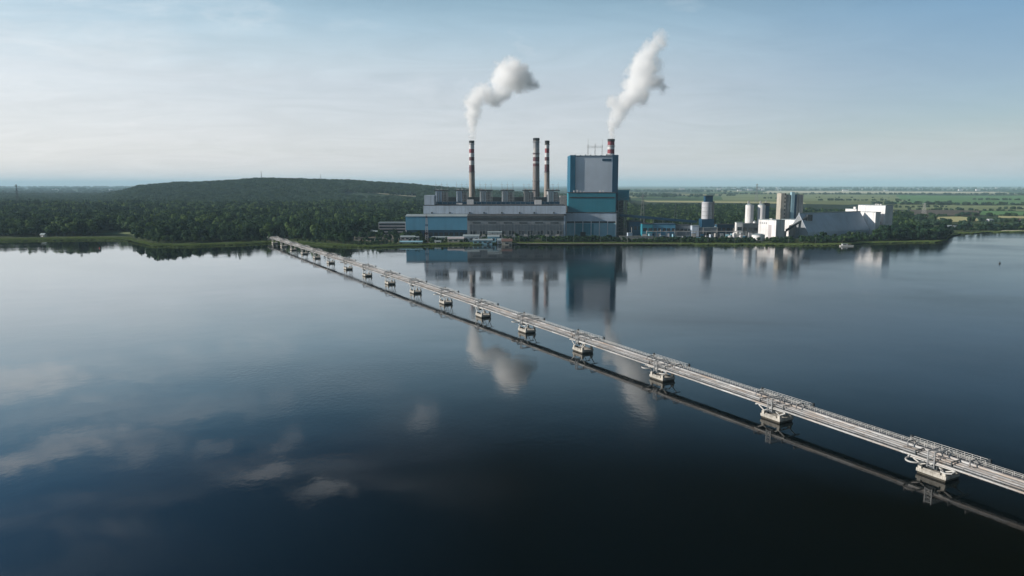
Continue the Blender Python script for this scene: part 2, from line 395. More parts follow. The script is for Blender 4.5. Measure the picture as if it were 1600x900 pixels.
vs3 = t.n('ShaderNodeSeparateColor'); t.l(vor.outputs['Color'], vs3.inputs[0])
fld = t.mix(t.rng(vs3.outputs[0], .2, .9), (.07, .13, .045), (.26, .25, .12))
fld = t.mix(t.rng(vs3.outputs[1], .62, .64), fld, (.018, .036, .018))
wood = t.mix(t.rng(g1, .4, .6), (.020, .045, .032), (.045, .075, .045))
right = t.m('MULTIPLY', t.rng(t.m('DIVIDE', sp.outputs[0], t.m('MAXIMUM', sp.outputs[1], 1)), .05, .16), t.rng(g3, .40, .46))
far = t.mix(right, wood, fld)
t.l(t.mix(t.rng(sp.outputs[1], 1500, 2400), cc, far), b.inputs['Base Color'])
b.inputs['Roughness'].default_value = .95; b.inputs['Specular IOR Level'].default_value = .1
M['ground'] = m
tag(gb.build('ground', 'ground', smooth=True), kind='structure')

# ---------------------------------------------------------------- air
m = bpy.data.materials.new('hazy_air'); m.use_nodes = True; t = NT(m.node_tree)
for x in list(t.nt.nodes): t.nt.nodes.remove(x)
mo = t.n('ShaderNodeOutputMaterial'); pv = t.n('ShaderNodeVolumePrincipled')
pv.inputs['Color'].default_value = (.58, .84, 1.0, 1); pv.inputs['Density'].default_value = 0.000045; pv.inputs['Anisotropy'].default_value = 0.0
t.l(pv.outputs[0], mo.inputs['Volume']); M['haze'] = m
tag(MB().box(-60000, 60000, -31000, 60000, -1.7, 345).build('haze', 'haze'), kind='stuff')

# ---------------------------------------------------------------- fields, yards and roads lying on the ground
def sheet(name, mat, uvs, lift, z=2.0, sub=3):
    """flat piece of land whose corners are given by their bearings; follows the ground"""
    P = [gnd(u, v, z) for u, v in uvs]; n = 14; mb = MB(); vs = []; fs = []
    for i in range(n + 1):
        for j in range(sub + 1):
            a = P[0].lerp(P[1], i / n); c = P[3].lerp(P[2], i / n); p = a.lerp(c, j / sub)
            vs.append((p.x, p.y, max(ground_z(p.x, p.y), 1.2) + lift))
    for i in range(n):
        for j in range(sub): k = i * (sub + 1) + j; fs.append((k, k + sub + 1, k + sub + 2, k + 1))
    return tag(mb.add(vs, fs).build(name, mat), kind='structure')
M['f_tan'] = pmat('ripe_crop', (.44, .42, .20), .95, .3, .004)
M['f_green'] = pmat('green_crop', (.10, .23, .07), .95, .3, .004)
M['f_olive'] = pmat('olive_meadow', (.21, .26, .11), .95, .35, .004)
M['f_brown'] = pmat('fallow_soil', (.10, .085, .065), .95, .3, .006)
M['f_pale'] = pmat('pale_stubble', (.58, .56, .40), .95, .3, .003)
for i, (mt, q) in enumerate([('f_tan', [(1012, 316), (1260, 319), (1255, 316), (1000, 313.5)]), ('f_olive', [(1130, 313.5), (1420, 315.5), (1400, 304.5), (1125, 304)]),
                 ('f_pale', [(1190, 301.8), (1590, 302.6), (1560, 299.8), (1200, 298.2)]), ('f_green', [(1385, 318), (1660, 320), (1650, 306), (1395, 305.5)]),
                 ('f_olive', [(1380, 327.5), (1680, 331), (1670, 321.8), (1375, 320.8)]), ('f_brown', [(1430, 336), (1530, 338), (1530, 329), (1420, 328)]),
                 ('f_tan', [(1470, 347.5), (1560, 345), (1500, 338.5), (1460, 339)]), ('f_green', [(1530, 336), (1660, 338), (1660, 332), (1535, 330)]),
                 ('f_tan', [(1560, 341), (1660, 343), (1650, 338.5), (1560, 337.5)]), ('f_pale', [(1560, 361), (1660, 361.5), (1660, 359.8), (1570, 359.6)]),
                 ('f_pale', [(540, 317.6), (650, 318.2), (650, 316.8), (540, 316.2)]), ('f_olive', [(150, 366), (225, 368.5), (215, 360), (150, 360)])]):
    sheet('field', mt, q, 1.0 if q[0][1] < 345 else .3)
sheet('yard', 'sand', [(520, 382), (800, 379), (800, 366), (530, 360)], .12)
sheet('yard', 'asphalt', [(800, 374), (1180, 375), (1180, 355), (800, 358)], .10)
sheet('yard', 'sand', [(1180, 374), (1330, 372), (1400, 350), (1180, 352)], .10)
sheet('path', 'sand', [(800, 380.2), (1330, 381.4), (1330, 380.2), (800, 379.2)], .16)
sheet('road', 'asphalt', [(418, 374.5), (470, 366.5), (478, 366.2), (432, 375.6)], .35)

# ================================================================ PLANT
DH = 1100                                        # distance of the hall's front wall
GZ = 2.0
def W(u, D, z=20): return X(u, D, z)
# ---- turbine hall with its front annexes
x0, x1 = W(662, DH), W(884, DH)
xa, xm = W(634, 1082), W(730, 1082); xb = W(881, 1082)
st = thing('power_station_hall', ((x0 + x1) / 2, DH, GZ), 'long low power station hall, blue front at left and grey front at right', 'building')
cx = (x0 + x1) / 2
L = lambda x: x - cx
hz = lambda v, D: Z(v, D) - GZ
zt = hz(321.5, DH)
bx(st, 'upper_wall', 'clad_grey', L(x0), L(x1), 0, 45, 0, zt)
bx(st, 'roof', 'roof_dark', L(x0) + .5, L(x1) - .5, .6, 46, zt - .002, zt + 1.2)
ledge = bx(st, 'gutter', 'roof_dark', L(x0) - .5, L(x1) + .5, -1.2, -.003, hz(336, DH) - 1, hz(335, DH) + .8)
for k in range(9):                              # small vents along the foot of the pale wall
    xx = L(x0) + 12 + k * 26 + random.uniform(-5, 5)
    bx(st, 'vent', 'darksteel', xx, xx + 2.2, -.35, -.003, hz(333.5, DH), hz(331.4, DH))
bay = bx(st, 'bunker_bay', 'clad_darkteal', L(W(680, 1146)), L(x1) - 6, 46.003, 62, 0, hz(315.5, 1147))
for k in range(26):
    xx = L(W(684, 1146)) + k * 7.6; bx(bay, 'rib', 'steel', xx, xx + .5, 45.6, 46, zt + 1.3, hz(316, 1147))
hd = bx(st, 'head_block', 'clad_grey', L(x0) + .6, L(W(680, 1118)), 8, 40, zt + 1.21, hz(305.3, 1110))
for (ua, ub, va, dd) in ((730, 740, 312, 1128), (835.5, 846, 312.5, 1128), (713, 722, 317.5, 1120)):
    bx(st, 'stair_head', 'clad_white', L(W(ua, dd)), L(W(ub, dd)), dd - DH, dd - DH + 10, zt + 1.21, hz(va, dd))
# annexes: roof slopes up to the hall
za = hz(338.5, 1082); zr = hz(335.2, 1098)
bl_ = bx(st, 'blue_front', 'clad_blue', L(xa), L(xm), -18, -1.3, 12, za)
MB().prism([(-18.6, za + .01), (-1.25, zr), (-1.25, zr + .6), (-18.6, za + .7)], 'x', L(xa) - .5, L(xm)).build('annex_roof', 'roof_pale', st)
gf = bx(st, 'grey_front', 'wall_grey', L(xm) + .01, L(xb), -18, -1.3, 0, za)
MB().prism([(-18.6, za + .01), (-1.25, zr), (-1.25, zr + .6), (-18.6, za + .7)], 'x', L(xm) + .01, L(xb) + .5).build('annex_roof', 'roof_dark', st)
base = bx(st, 'ground_floor', 'clad_darkteal', L(xa) + 1, L(xm), -17.5, -1.4, 0, 11.9)
bx(gf, 'dark_strip', 'roof_dark', L(xm) + .5, L(xb) - .5, -18.4, -18.003, za - 5.5, za - 1)
for k in range(6):
    xx = L(xm) + 8 + k * 23; bx(st, 'window', 'glass', xx, xx + 12, -18.3, -18.003, za - 10, za - 8)
for k in range(30):
    xx = L(xm) + 3 + k * 4.75; bx(gf, 'pilaster', 'steel', xx, xx + .7, -18.5, -18.003, 0, za - 11)
for k in range(10):
    xx = L(xm) + 5 + k * 14.2; bx(st, 'window', 'glass', xx, xx + 9, -18.2, -18.003, 5.5, 11)
for k in range(12):
    xx = L(xa) + 4 + k * 7.6; bx(st, 'window', 'glass', xx, xx + 5, -17.8, -17.503, 3, 8.5)
bx(st, 'end_wall', 'clad_grey', L(xb) + .01, L(xb) + 1.6, -18, -1.3, 0, za + 1)

# ---- boiler blocks behind the hall
def boiler(ua, ub, pale, label):
    D = 1168; a, c = W(ua, D, 60), W(ub, D, 60); wd = c - a; zt = Z(296.5, D) - GZ
    r = thing('boiler_house', ((a + c) / 2, D, GZ), label, 'boiler house', 'boiler houses standing behind the long hall')
    h = wd / 2
    fr = MB()
    sp_ = .56 if pale != 'steel' else .5
    xs = -h + wd * sp_
    bx(r, 'wall', {'blue': 'clad_grey', 'white': 'beige2', 'steel': 'concrete'}[pale], -h + 1.5, xs, 0, 22, 0, zt - 2)
    core = bx(r, 'core', 'darksteel', xs + .01, h - 2.5, 3, 22, 0, zt - 4)
    for i in range(5): fr.tube((xs + (h - xs) * i / 4, -.4, 0), (xs + (h - xs) * i / 4, -.4, zt - 2), .38, 6)
    zz = 34
    while zz < zt - 3:
        fr.box(xs, h, -.8, 2.9, zz, zz + .35); zz += 4.2
    for i in range(4):
        xa_, xb_ = xs + (h - xs) * i / 4, xs + (h - xs) * (i + 1) / 4
        for z0 in range(36, int(zt) - 8, 8): fr.tube((xa_, -.5, z0), (xb_, -.5, z0 + 8), .16, 4)
    fr.build('steel_frame', 'steel', r)
    for q in (.25, .6):
        xx = -h + 1.5 + (xs + h - 1.5) * q
        bx(r, 'duct', 'steel', xx - .5, xx + .5, -.9, -.003, 30, zt - 4)
    rf = bx(r, 'roof', 'roof_dark', -h - .6, h + .6, -1.4, 23, zt - 1.99, zt - .6)
    for y in (-1.2, 22.8):
        hr = MB()
        for zz in (.5, 1.1): hr.tube((-h - .4, y, zt - .6 + zz), (h + .4, y, zt - .6 + zz), .09, 4)
        for i in range(9): hr.tube((-h - .4 + (wd + .8) * i / 8, y, zt - .6), (-h - .4 + (wd + .8) * i / 8, y, zt + .5), .08, 4)
        hr.build('railing', 'steel', rf)
    for i in range(random.choice((2, 3))):
        xx = -h + 3 + i * 6; bx(rf, 'roof_fan', 'palesteel', xx, xx + 2.6, 5, 8, zt - .59, zt + random.uniform(.8, 2.2))
    for i in range(3):                           # line gantries on the roof
        g = MB(); xx = -h + wd * (.08 + .42 * i)
        g.tube((xx, 6, zt - .6), (xx, 6, zt + 13 - random.random() * 2), .22, 5, .1)
        g.tube((xx - 2.2, 6, zt + 8), (xx + 2.2, 6, zt + 8), .12, 4); g.tube((xx, 6, zt + 8), (xx + 1.4, 6, zt - .6), .1, 4)
        g.build('mast', 'steel', r)
    w_ = MB(); w_.path([(-h + wd * .08, 6, zt + 8), (-h + wd * .29, 6, zt + 7.2), (-h + wd * .5, 6, zt + 8), (-h + wd * .71, 6, zt + 7.2), (-h + wd * .92, 6, zt + 8)], .08, 4)
    w_.build('wire', 'steel', r)
    return r
M['beige2'] = pmat('pale_boiler_cladding', (.55, .57, .58), .7, .25, .08, .5, corr=.5, corr_w=.5)
boiler(679, 700, 'blue', 'blue-grey boiler house with roof masts, leftmost behind the long hall')
boiler(711.5, 731, 'blue', 'blue-grey boiler house just left of the thin smoking chimney')
boiler(748, 769, 'white', 'pale boiler house with open dark frame just right of the thin smoking chimney')
boiler(782.5, 803, 'white', 'pale boiler house midway between the thin smoking chimney and the sooty thick chimney')
boiler(817, 836, 'steel', 'grey concrete boiler house directly left of the sooty thick chimney')
boiler(854, 874, 'white', 'pale boiler house in front of the thin unlit chimney, nearest the big teal tower')

# ducts and low roofs filling the gaps behind the hall
dk = thing('flue_duct', (W(776, 1230), 1230, GZ), 'long dark flue duct running behind the boiler houses to the chimneys', 'duct')
bx(dk, 'casing', 'darksteel', -95, 105, 0, 18, 38, hz(308, 1230)); bx(dk, 'end_box', 'palesteel', 106, 125, -2, 16, 30, hz(306, 1230))
for k in range(11): bx(dk, 'leg', 'steel', -92 + k * 19.4, -91 + k * 19.4, 1, 2, 0, 38)
for k in range(5): bx(dk, 'fan_box', 'clad_grey', -80 + k * 36, -71 + k * 36, -3, -.01, 46, 50)

# ---- chimneys
def chimney(u, D, vt, rb, rt, bands, label, body, gal, grp='red and white banded chimneys'):
    """bands: list of (v_top, v_bottom, material)"""
    zt = Z(vt, D); x = X(u, D, zt)
    r = thing('chimney', (x, D, GZ), label, 'chimney', grp)
    H_ = zt - GZ
    rad = lambda z: rb + (rt - rb) * (z / H_) ** .8
    zb = [(Z(a, D) - GZ, Z(b_, D) - GZ, mt) for a, b_, mt in bands]
    lo = min(q[1] for q in zb)
    mb = MB(); mats = [body]
    seg = [(0, lo * .5, body), (lo * .5, lo, body)] + [(z0, z1, mt) for z1, z0, mt in zb[::-1]]
    for (z0, z1, mt) in seg:
        if mt not in mats: mats.append(mt)
        mb.cur = mats.index(mt)
        n = 28; vs = []
        for (rr, z) in ((rad(z0), z0), (rad(z1), z1)): vs += [(rr * math.cos(2 * math.pi * i / n), rr * math.sin(2 * math.pi * i / n), z) for i in range(n)]
        mb.add(vs, [(i, (i + 1) % n, n + (i + 1) % n, n + i) for i in range(n)])
    sh = mb.build('shaft', mats, r, True)
    c = MB(); c.lathe([(rt + .05, H_ - 4), (rt + .45, H_ - 3.6), (rt + .45, H_ + .3), (rt - .7, H_ + .3), (rt - .8, H_ - 6)], n=28); c.build('crown_ring', 'soot', r, False)
    for v in gal:
        z = Z(v, D) - GZ; g = MB(); q = rad(z)
        g.lathe([(q + .02, z - .9), (q + 1.3, z - .3), (q + 1.3, z), (q + .02, z)], n=24)
        for i in range(16):
            a = 2 * math.pi * i / 16; g.tube(((q + 1.2) * math.cos(a), (q + 1.2) * math.sin(a), z), ((q + 1.2) * math.cos(a), (q + 1.2) * math.sin(a), z + 1.1), .06, 4)
        g.path([((q + 1.2) * math.cos(2 * math.pi * i / 24), (q + 1.2) * math.sin(2 * math.pi * i / 24), z + 1.1) for i in range(25)], .07, 4)
        g.build('gallery', 'steel', r)
    la = MB()
    for s_ in (-.35, .35): la.tube((s_ - rb * .3, -rad(0) * .97 - .2, 2), (s_ - rt * .3, -rt * .97 - .2, H_ - 4), .07, 4)
    la.build('ladder', 'steel', r)
    return r
chimney(737, 1340, 220, 6.6, 4.4, [(220, 224, 'greypaint'), (224, 233, 'white'), (233, 239, 'red'), (239, 245.5, 'white'), (245.5, 251, 'darkred'), (251, 258, 'white'), (258, 269, 'darkred')],
        'slender banded chimney giving off white smoke, leftmost of the four', 'chimney', (225, 269))
chimney(838, 1342, 216, 7.4, 5.5, [(216, 221, 'sooty'), (221, 231, 'greypaint'), (231, 239, 'white2'), (239, 241.5, 'darkred'), (241.5, 245.5, 'white2'), (245.5, 252, 'darkred'), (252, 255.5, 'white2'), (255.5, 260, 'darkred')],
        'thick sooty brown-grey chimney with faded bands and no smoke', 'sooty', (222, 240, 283))
chimney(855, 1376, 220, 6.2, 4.0, [(220, 226, 'soot'), (226, 232, 'white'), (232, 239, 'red'), (239, 245.5, 'white'), (245.5, 251, 'darkred'), (251, 257, 'white'), (257, 269, 'darkred')],
        'slender banded chimney without smoke, right beside the thick sooty one', 'chimney', (226, 269))
chimney(955, 1235, 217.5, 8.0, 5.6, [(217.5, 221, 'greypaint'), (221, 227, 'red'), (227, 233.5, 'white'), (233.5, 240, 'red'), (240, 248, 'white'), (248, 254, 'red'), (254, 262, 'white')],
        'red and white chimney smoking behind the top of the big teal tower', 'chimney', (228,))

# ---- the big teal tower
D = 1147
tx0, tx1 = W(891, D, 100), W(966, D, 100); c_ = (tx0 + tx1) / 2; T0 = lambda x: x - c_
tw = thing('boiler_tower', (c_, D, GZ), 'huge square boiler tower, teal below with a blue-grey panel above', 'building')
zt = Z(242.3, D) - GZ; zl = Z(301.5, 1125) - GZ
bx(tw, 'panel_wall', 'panel', T0(W(899, D, 100)), T0(W(957, D, 100)), 1.5, 60, zl - 12, zt - 1.8)
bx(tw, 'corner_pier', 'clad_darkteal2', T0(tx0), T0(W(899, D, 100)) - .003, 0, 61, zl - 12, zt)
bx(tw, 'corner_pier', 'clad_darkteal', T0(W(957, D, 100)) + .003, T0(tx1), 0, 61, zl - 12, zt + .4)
rf = bx(tw, 'roof', 'clad_darkteal', T0(W(899, D, 100)), T0(W(957, D, 100)), .8, 61.5, zt - 1.79, zt - .6)
bx(tw, 'roof_house', 'clad_white', 20, 30, 15, 26, zt - .59, zt + 2.0)
for k in range(7): bx(rf, 'roof_fan', 'steel', -30 + k * 8, -28.4 + k * 8, 5, 7, zt - .59, zt + random.uniform(.2, 1.0))
bx(tw, 'louvre', 'clad_darkteal', T0(W(941, D, 100)), T0(W(955, D, 100)), 1.1, 1.497, zt - 9, zt - 5.5)
# stepped lower block
D2 = 1125
lx0, lx1 = T0(W(888, D2, 60)), T0(W(962, D2, 60))
zA, zB, zC, zD, zE = [Z(v, D2) - GZ for v in (301.5, 308.5, 332.5, 345.3, 348)]
low_ = bx(tw, 'upper_step', 'clad_teal', lx0, lx1, -22, -.003, zC + .01, zA)
bx(tw, 'step_roof', 'roof_dark', lx0 - .4, lx1 + .4, -22.4, -.003, zA + .003, zA + 1)
bx(low_, 'seam_strip', 'roof_dark', lx0 + 2, lx1 - 2, -22.4, -22.003, zB - .8, zB + .8)
for k in range(6): bx(tw, 'roof_fan', 'clad_white', lx0 + 8 + k * 5 + (20 if k > 3 else 0), lx0 + 10 + k * 5 + (20 if k > 3 else 0), -18, -16, zA + 1.003, zA + 3 + random.random() * 1.5)
px0, px1 = T0(W(884.5, 1115, 30)), T0(W(963, 1115, 30))
wl = bx(tw, 'pale_band', 'clad_grey', px0, px1, -32, -22.5, zD, zC)
bx(tw, 'band_roof', 'roof_dark', px0 - .4, px1 + .4, -32.4, -22.5, zC + .003, zC + 1)
bx(tw, 'dark_gap', 'soot', px0 + 1, px1 - 1, -31.6, -22.6, zE, zD - .003)
fl = bx(tw, 'lower_wall', 'clad_pale2', px0, px1, -32, -22.6, 0, zE - .003)
bx(fl, 'teal_bay', 'clad_teal', px0 + 15, px0 + 42, -32.5, -32.003, 3, zE - 1)
for k in range(7): bx(fl, 'mullion', 'clad_white', px0 + k * (px1 - px0 - 1) / 6, px0 + k * (px1 - px0 - 1) / 6 + 1, -32.8, -32.003, 0, zD)
bx(tw, 'door', 'glass', px0 + 22, px0 + 30, -33, -32.503, 0, 7)
for s_ in (px0 - 2.5, px1 + .8):
    g = MB()
    for yy in (-30, -24): g.tube((s_ + .8, yy, 0), (s_ + .8, yy, zC), .35, 6)
    for i in range(9): g.box(s_, s_ + 1.7, -30.5, -23.5, 3 + i * 4.4, 3.3 + i * 4.4)
    g.build('stair_frame', 'steel', tw)
bx(tw, 'back_body', 'clad_darkteal', T0(tx0) + 1, T0(tx1) - 1, 2, 58, 0, zl - 12.003)

# transfer tower and conveyor at the right foot of the big tower
a, c = W(962, 1150, 60), W(976, 1150, 60)
ct = thing('transfer_tower', ((a + c) / 2 + 4, 1150, GZ), 'dark steel transfer tower with teal head house against the big tower', 'tower')
h = (c - a) / 2
zt2 = Z(297, 1150) - GZ
bx(ct, 'head_house', 'clad_teal', -h - 3, h + 3, 0, 16, Z(313, 1150) - GZ, zt2)
bx(ct, 'shaft', 'darksteel', -h - 2, h - 5, 2, 14, 0, Z(313, 1150) - GZ - .003)
g = MB()
for sx in (-h, h):
    for y in (0, 14): g.tube((sx * .9, y, 0), (sx * .9, y, Z(313, 1150) - GZ), .5, 6)
for i in range(9):
    g.box(-h, h, -.2, .2, 5 + i * 6, 5.5 + i * 6); g.tube((-h * .9, 0, 5 + i * 6), (h * .9, 0, 11 + i * 6), .2, 4); g.tube((h * .9, 0, 5 + i * 6), (-h * .9, 0, 11 + i * 6), .2, 4)
g.build('steel_frame', 'steel', ct)

# frame pylon visible above the tower roof (a line tower far behind)
def pylon(name, u, D, vt, wb, label, grp, arms=3, z0=None, mat='steel', cat='pylon'):
    zt = Z(vt, D) ; x = X(u, D, zt); base = ground_z(x, D)
    r = thing(name, (x, D, base), label, cat, grp); H_ = zt - base; g = MB(); wt = wb * .16; th = max(.16, D / 9000)
    n = 7
    for i in range(n):
        a0 = wb + (wt - wb) * i / n; a1 = wb + (wt - wb) * (i + 1) / n; z0_, z1_ = H_ * i / n, H_ * (i + 1) / n
        C0 = [(-a0, -a0), (a0, -a0), (a0, a0), (-a0, a0)]; C1 = [(-a1, -a1), (a1, -a1), (a1, a1), (-a1, a1)]
        for k in range(4):
            g.tube((*C0[k], z0_), (*C1[k], z1_), th, 4); g.tube((*C0[k], z0_), (*C1[(k + 1) % 4], z1_), th * .6, 4)
            g.tube((*C0[(k + 1) % 4], z0_), (*C1[k], z1_), th * .6, 4)
    g.build('lattice_mast', mat, r)
    for k in range(arms):
        ca = MB(); z = H_ * (.72 + .11 * k); L_ = wb * (2.2 - .45 * k)
        ca.tube((-L_, 0, z), (L_, 0, z), th * 1.1, 4); ca.tube((-L_, 0, z), (0, 0, z + 1.6), th * .7, 4); ca.tube((L_, 0, z), (0, 0, z + 1.6), th * .7, 4)
        ca.build('cross_arm', mat, r)
    return r
gp = thing('line_gantry', (X(930, 1300, 150), 1300, GZ), 'tall thin portal gantry seen just above the big tower roof', 'gantry')
zt3 = Z(220, 1300) - GZ; g = MB()
for sx in (-12.5, 0, 12.5):
    for d in (-1, 1): g.tube((sx + d * 3, 0, 0), (sx + d * .6, 0, zt3 - 6), .28, 4)
    for i in range(20):
        z0_ = i * (zt3 - 6) / 20; q = 3 - 2.4 * i / 20; q1 = 3 - 2.4 * (i + 1) / 20
        g.tube((sx - q, 0, z0_), (sx + q1, 0, z0_ + (zt3 - 6) / 20), .12, 4)
    g.tube((sx, 0, zt3 - 6), (sx, 0, zt3 + (3 if sx else -4)), .2, 4)
g.build('legs', 'palesteel', gp)
g = MB()
for z in (zt3 - 12, zt3 - 9): g.tube((-13.5, 0, z), (13.5, 0, z), .25, 4)
for i in range(9): g.tube((-13.5 + i * 3, 0, zt3 - 12), (-12 + i * 3, 0, zt3 - 9), .14, 4); g.tube((-12 + i * 3, 0, zt3 - 9), (-10.5 + i * 3, 0, zt3 - 12), .14, 4)
g.build('crossbeam', 'palesteel', gp)
pylon('lattice_pylon', 1004.5, 1230, 303, 4.2, 'pale lattice pylon in front of the wood, right of the big tower', None, 3)
pylon('lattice_pylon', 1056, 1400, 318, 3.5, 'low lattice pylon at the wood edge left of the lone grey silo', None, 2)
pylon('lattice_pylon', 1445, 1700, 317, 5, 'lattice pylon on the pale meadow behind the dark promontory trees', None, 3, mat='palesteel')
pylon('lattice_pylon', 25, 2300, 288, 4.5, 'dark pylon rising from the forest at the far left', None, 3, mat='darksteel')
pylon('lattice_pylon', 1183, 3300, 287, 6, 'faint tall pylon far away behind the pair of white silos', None, 3)
pylon('radio_mast', 408, 3750, 267, 1.8, 'thin radio mast on the highest part of the wooded hill', None, 0, cat='mast')
pylon('radio_mast', 501, 3750, 272, 1.6, 'short mast on the wooded hill, right of the taller one', None, 0, cat='mast')

# slender striped lattice mast on the shore
D = 1003; x = X(667, D); r = thing('lattice_mast', (x, D, 1.5), 'slender pinkish lattice mast standing on the shore before the blue hall', 'mast')
zt4 = Z(334, D) - 1.5; mb = MB(); mats = ['wall_pink', 'darkred']
for i in range(14):
    mb.cur = 0 if i % 4 else 1
    a0 = 2.0 - 1.3 * i / 14; a1 = 2.0 - 1.3 * (i + 1) / 14; z0_, z1_ = zt4 * i / 14, zt4 * (i + 1) / 14
    C0 = [(-a0, -a0), (a0, -a0), (a0, a0), (-a0, a0)]; C1 = [(-a1, -a1), (a1, -a1), (a1, a1), (-a1, a1)]
    for k in range(4): mb.tube((*C0[k], z0_), (*C1[k], z1_), .2, 4); mb.tube((*C0[k], z0_), (*C1[(k + 1) % 4], z1_), .12, 4); mb.tube((*C0[(k + 1) % 4], z0_), (*C1[k], z1_), .12, 4)
mb.build('lattice', mats, r); bx(r, 'footing', 'concrete', -6, 6, -4, 4, -.5, .8); MB().tube((0, 0, zt4), (0, 0, zt4 + 5), .12, 4).build('antenna', 'steel', r)

# ---- generic sheds and houses
def shed(name, u, D, wd, dp, ht, rise, wall, roof, label, cat='building', rz=0.0, group=None, win=0, door=True, z=None, flat=False):
    x = X(u, D); gz = ground_z(x, D) if z is None else z
    r = thing(name, (x, D, gz - .3), label, cat, group, rz)
    a = wd / 2
    bx(r, 'wall', wall, -a, a, 0, dp, 0, ht)
    if flat: bx(r, 'roof', roof, -a - .3, a + .3, -.3, dp + .3, ht + .003, ht + .6)
    else: MB().prism([(-.5, ht - .1), (dp / 2, ht + rise), (dp + .5, ht - .1), (dp + .5, ht + .2), (dp / 2, ht + rise + .4), (-.5, ht + .2)], 'x', -a - .5, a + .5).build('roof', roof, r)
    if not flat: MB().prism([(0, ht + .003), (dp, ht + .003), (dp / 2, ht + rise - .02)], 'x', -a + .05, a - .05).build('gable', wall, r)
    for i in range(win):
        xx = -a + wd * (i + .5) / win; w2 = min(wd / win * .3, 2.2)
        bx(r, 'window', 'glass', xx - w2, xx + w2, -.12, -.003, ht * .4, ht * .75)
    if door: bx(r, 'door', 'darksteel', a * .45, a * .45 + min(3, wd * .2), -.15, -.003, 0.3, min(3.2, ht * .8))
    return r
# office block left of the hall: pinkish bands with ribbon windows
D = 1120; a, c = X(592, D), X(634, D)
of = thing('office_block', ((a + c) / 2, D, GZ), 'long pinkish office block with dark ribbon windows, left of the blue hall', 'building'); h = (c - a) / 2
zt5 = Z(348, D) - GZ
bx(of, 'wall', 'wall_pink', -h, h, 0, 16, 0, zt5); bx(of, 'roof', 'roof_pale', -h - .4, h + .4, -.4, 16.4, zt5 + .003, zt5 + .6)
for k in range(4): bx(of, 'window', 'glass', -h + .8, h - .8, -.2, -.003, 2 + k * (zt5 - 3) / 4 + 1.4, 2 + (k + 1) * (zt5 - 3) / 4 - .2)
shed('warehouse', 560, 1130, 42, 14, 7, 2, 'concrete', 'roof_pale', 'grey warehouse with pale roof among trees, left of the office block', win=6)
shed('cottage', 587, 1092, 9, 9, 8, 2.5, 'white', 'roof_pale', 'narrow white gabled house left of the office block', win=1)
shed('shed', 547, 1085, 14, 8, 3.5, 1, 'white', 'roof_pale', 'small white shed beside the shore grove', 'shed', win=2)
shed('shed', 570, 1040, 30, 10, 4, 1.2, 'beige', 'sand', 'low beige shed on bare ground behind the grove', 'shed', win=4)
shed('cottage', 519, 1190, 10, 8, 5, 2.4, 'white', 'roof_pale', 'white cottage half hidden in the wood above the bridge', win=1)
shed('shed', 642, 975, 30, 9, 3.4, 1.2, 'roof_pale', 'clad_pale2', 'low grey-green boat shed nearest the water, left of the slender mast', 'shed', win=0)
shed('shed', 684, 985, 8, 6, 3.4, .8, 'white', 'roof_pale', 'small white hut right of the slender mast foot', 'shed', win=1)
shed('workshop', 640, 1035, 26, 10, 5.5, 1.4, 'wall_pink', 'roof_pale', 'pinkish workshop between the office block and the slender mast', win=4)
shed('workshop', 700, 1040, 46, 9, 4.5, 1.1, 'beige', 'roof_pale', 'long beige workshop before the blue hall front', win=7)
shed('pump_house', 712, 1000, 22, 12, 6, 1.8, 'beige', 'wall_pink', 'pump house with pinkish roof near the water', win=3)
shed('pump_house', 736, 1010, 22, 14, 8, 2.2, 'clad_white', 'roof_pale', 'pale pump house with light sheet roof behind the shore', win=3)
shed('pump_house', 754, 985, 26, 12, 6, 1.4, 'clad_pale2', 'roof_pale', 'blue-grey pump house right at the waterline', win=4)
shed('pump_house', 771, 1000, 16, 12, 9, 1.6, 'clad_pale2', 'roof_pale', 'blue-grey intake house with raised roof', win=3)
for k in range(3):
    xx = 765.5 + k * 7.5
    shed('intake_tower', xx, 1022, 6, 6, 13, 1, 'palesteel', 'roof_pale', ['first', 'middle', 'last'][k] + ' of three pale intake towers beside the brown-roofed shed', 'tower', group='intake towers by the water', win=1, door=False)
shed('pump_house', 784, 990, 12, 11, 6, 1.5, 'clad_grey', 'roof_pale', 'light grey intake house left of the brown-roofed shed', win=2)
shed('boathouse', 792, 978, 14, 11, 6, 3, 'beige', 'roof_red', 'brown-roofed gabled shed at the right end of the shore buildings', win=1)
# transformers and switchgear before the hall
for k in range(9):
    u = 739 + k * 16.5; D = 1060 + (k % 3) * 5; x = X(u, D); r = thing('transformer', (x, D, ground_z(x, D)), 'grey transformer with steel gantry in the yard before the grey hall front', 'transformer', 'transformers before the grey hall front')
    bx(r, 'tank', 'steel', -3, 3, 0, 4, .3, 4.5); bx(r, 'radiator', 'greypaint', -4.4, -3.05, .3, 3.7, .8, 4)
    g = MB()
    for sx in (-5.5, 5.5): g.tube((sx, 2, 0), (sx, 2, 12), .3, 4)
    g.tube((-5.5, 2, 11.5), (5.5, 2, 11.5), .28, 4); g.build('gantry', 'steel', r)
    for q in (-1.8, 0, 1.8): MB().lathe([(.3, 4.5), (.4, 5), (.22, 5.4), (.36, 5.9), (.15, 6.6)], q, 2, 8).build('bushing', 'palesteel', r)

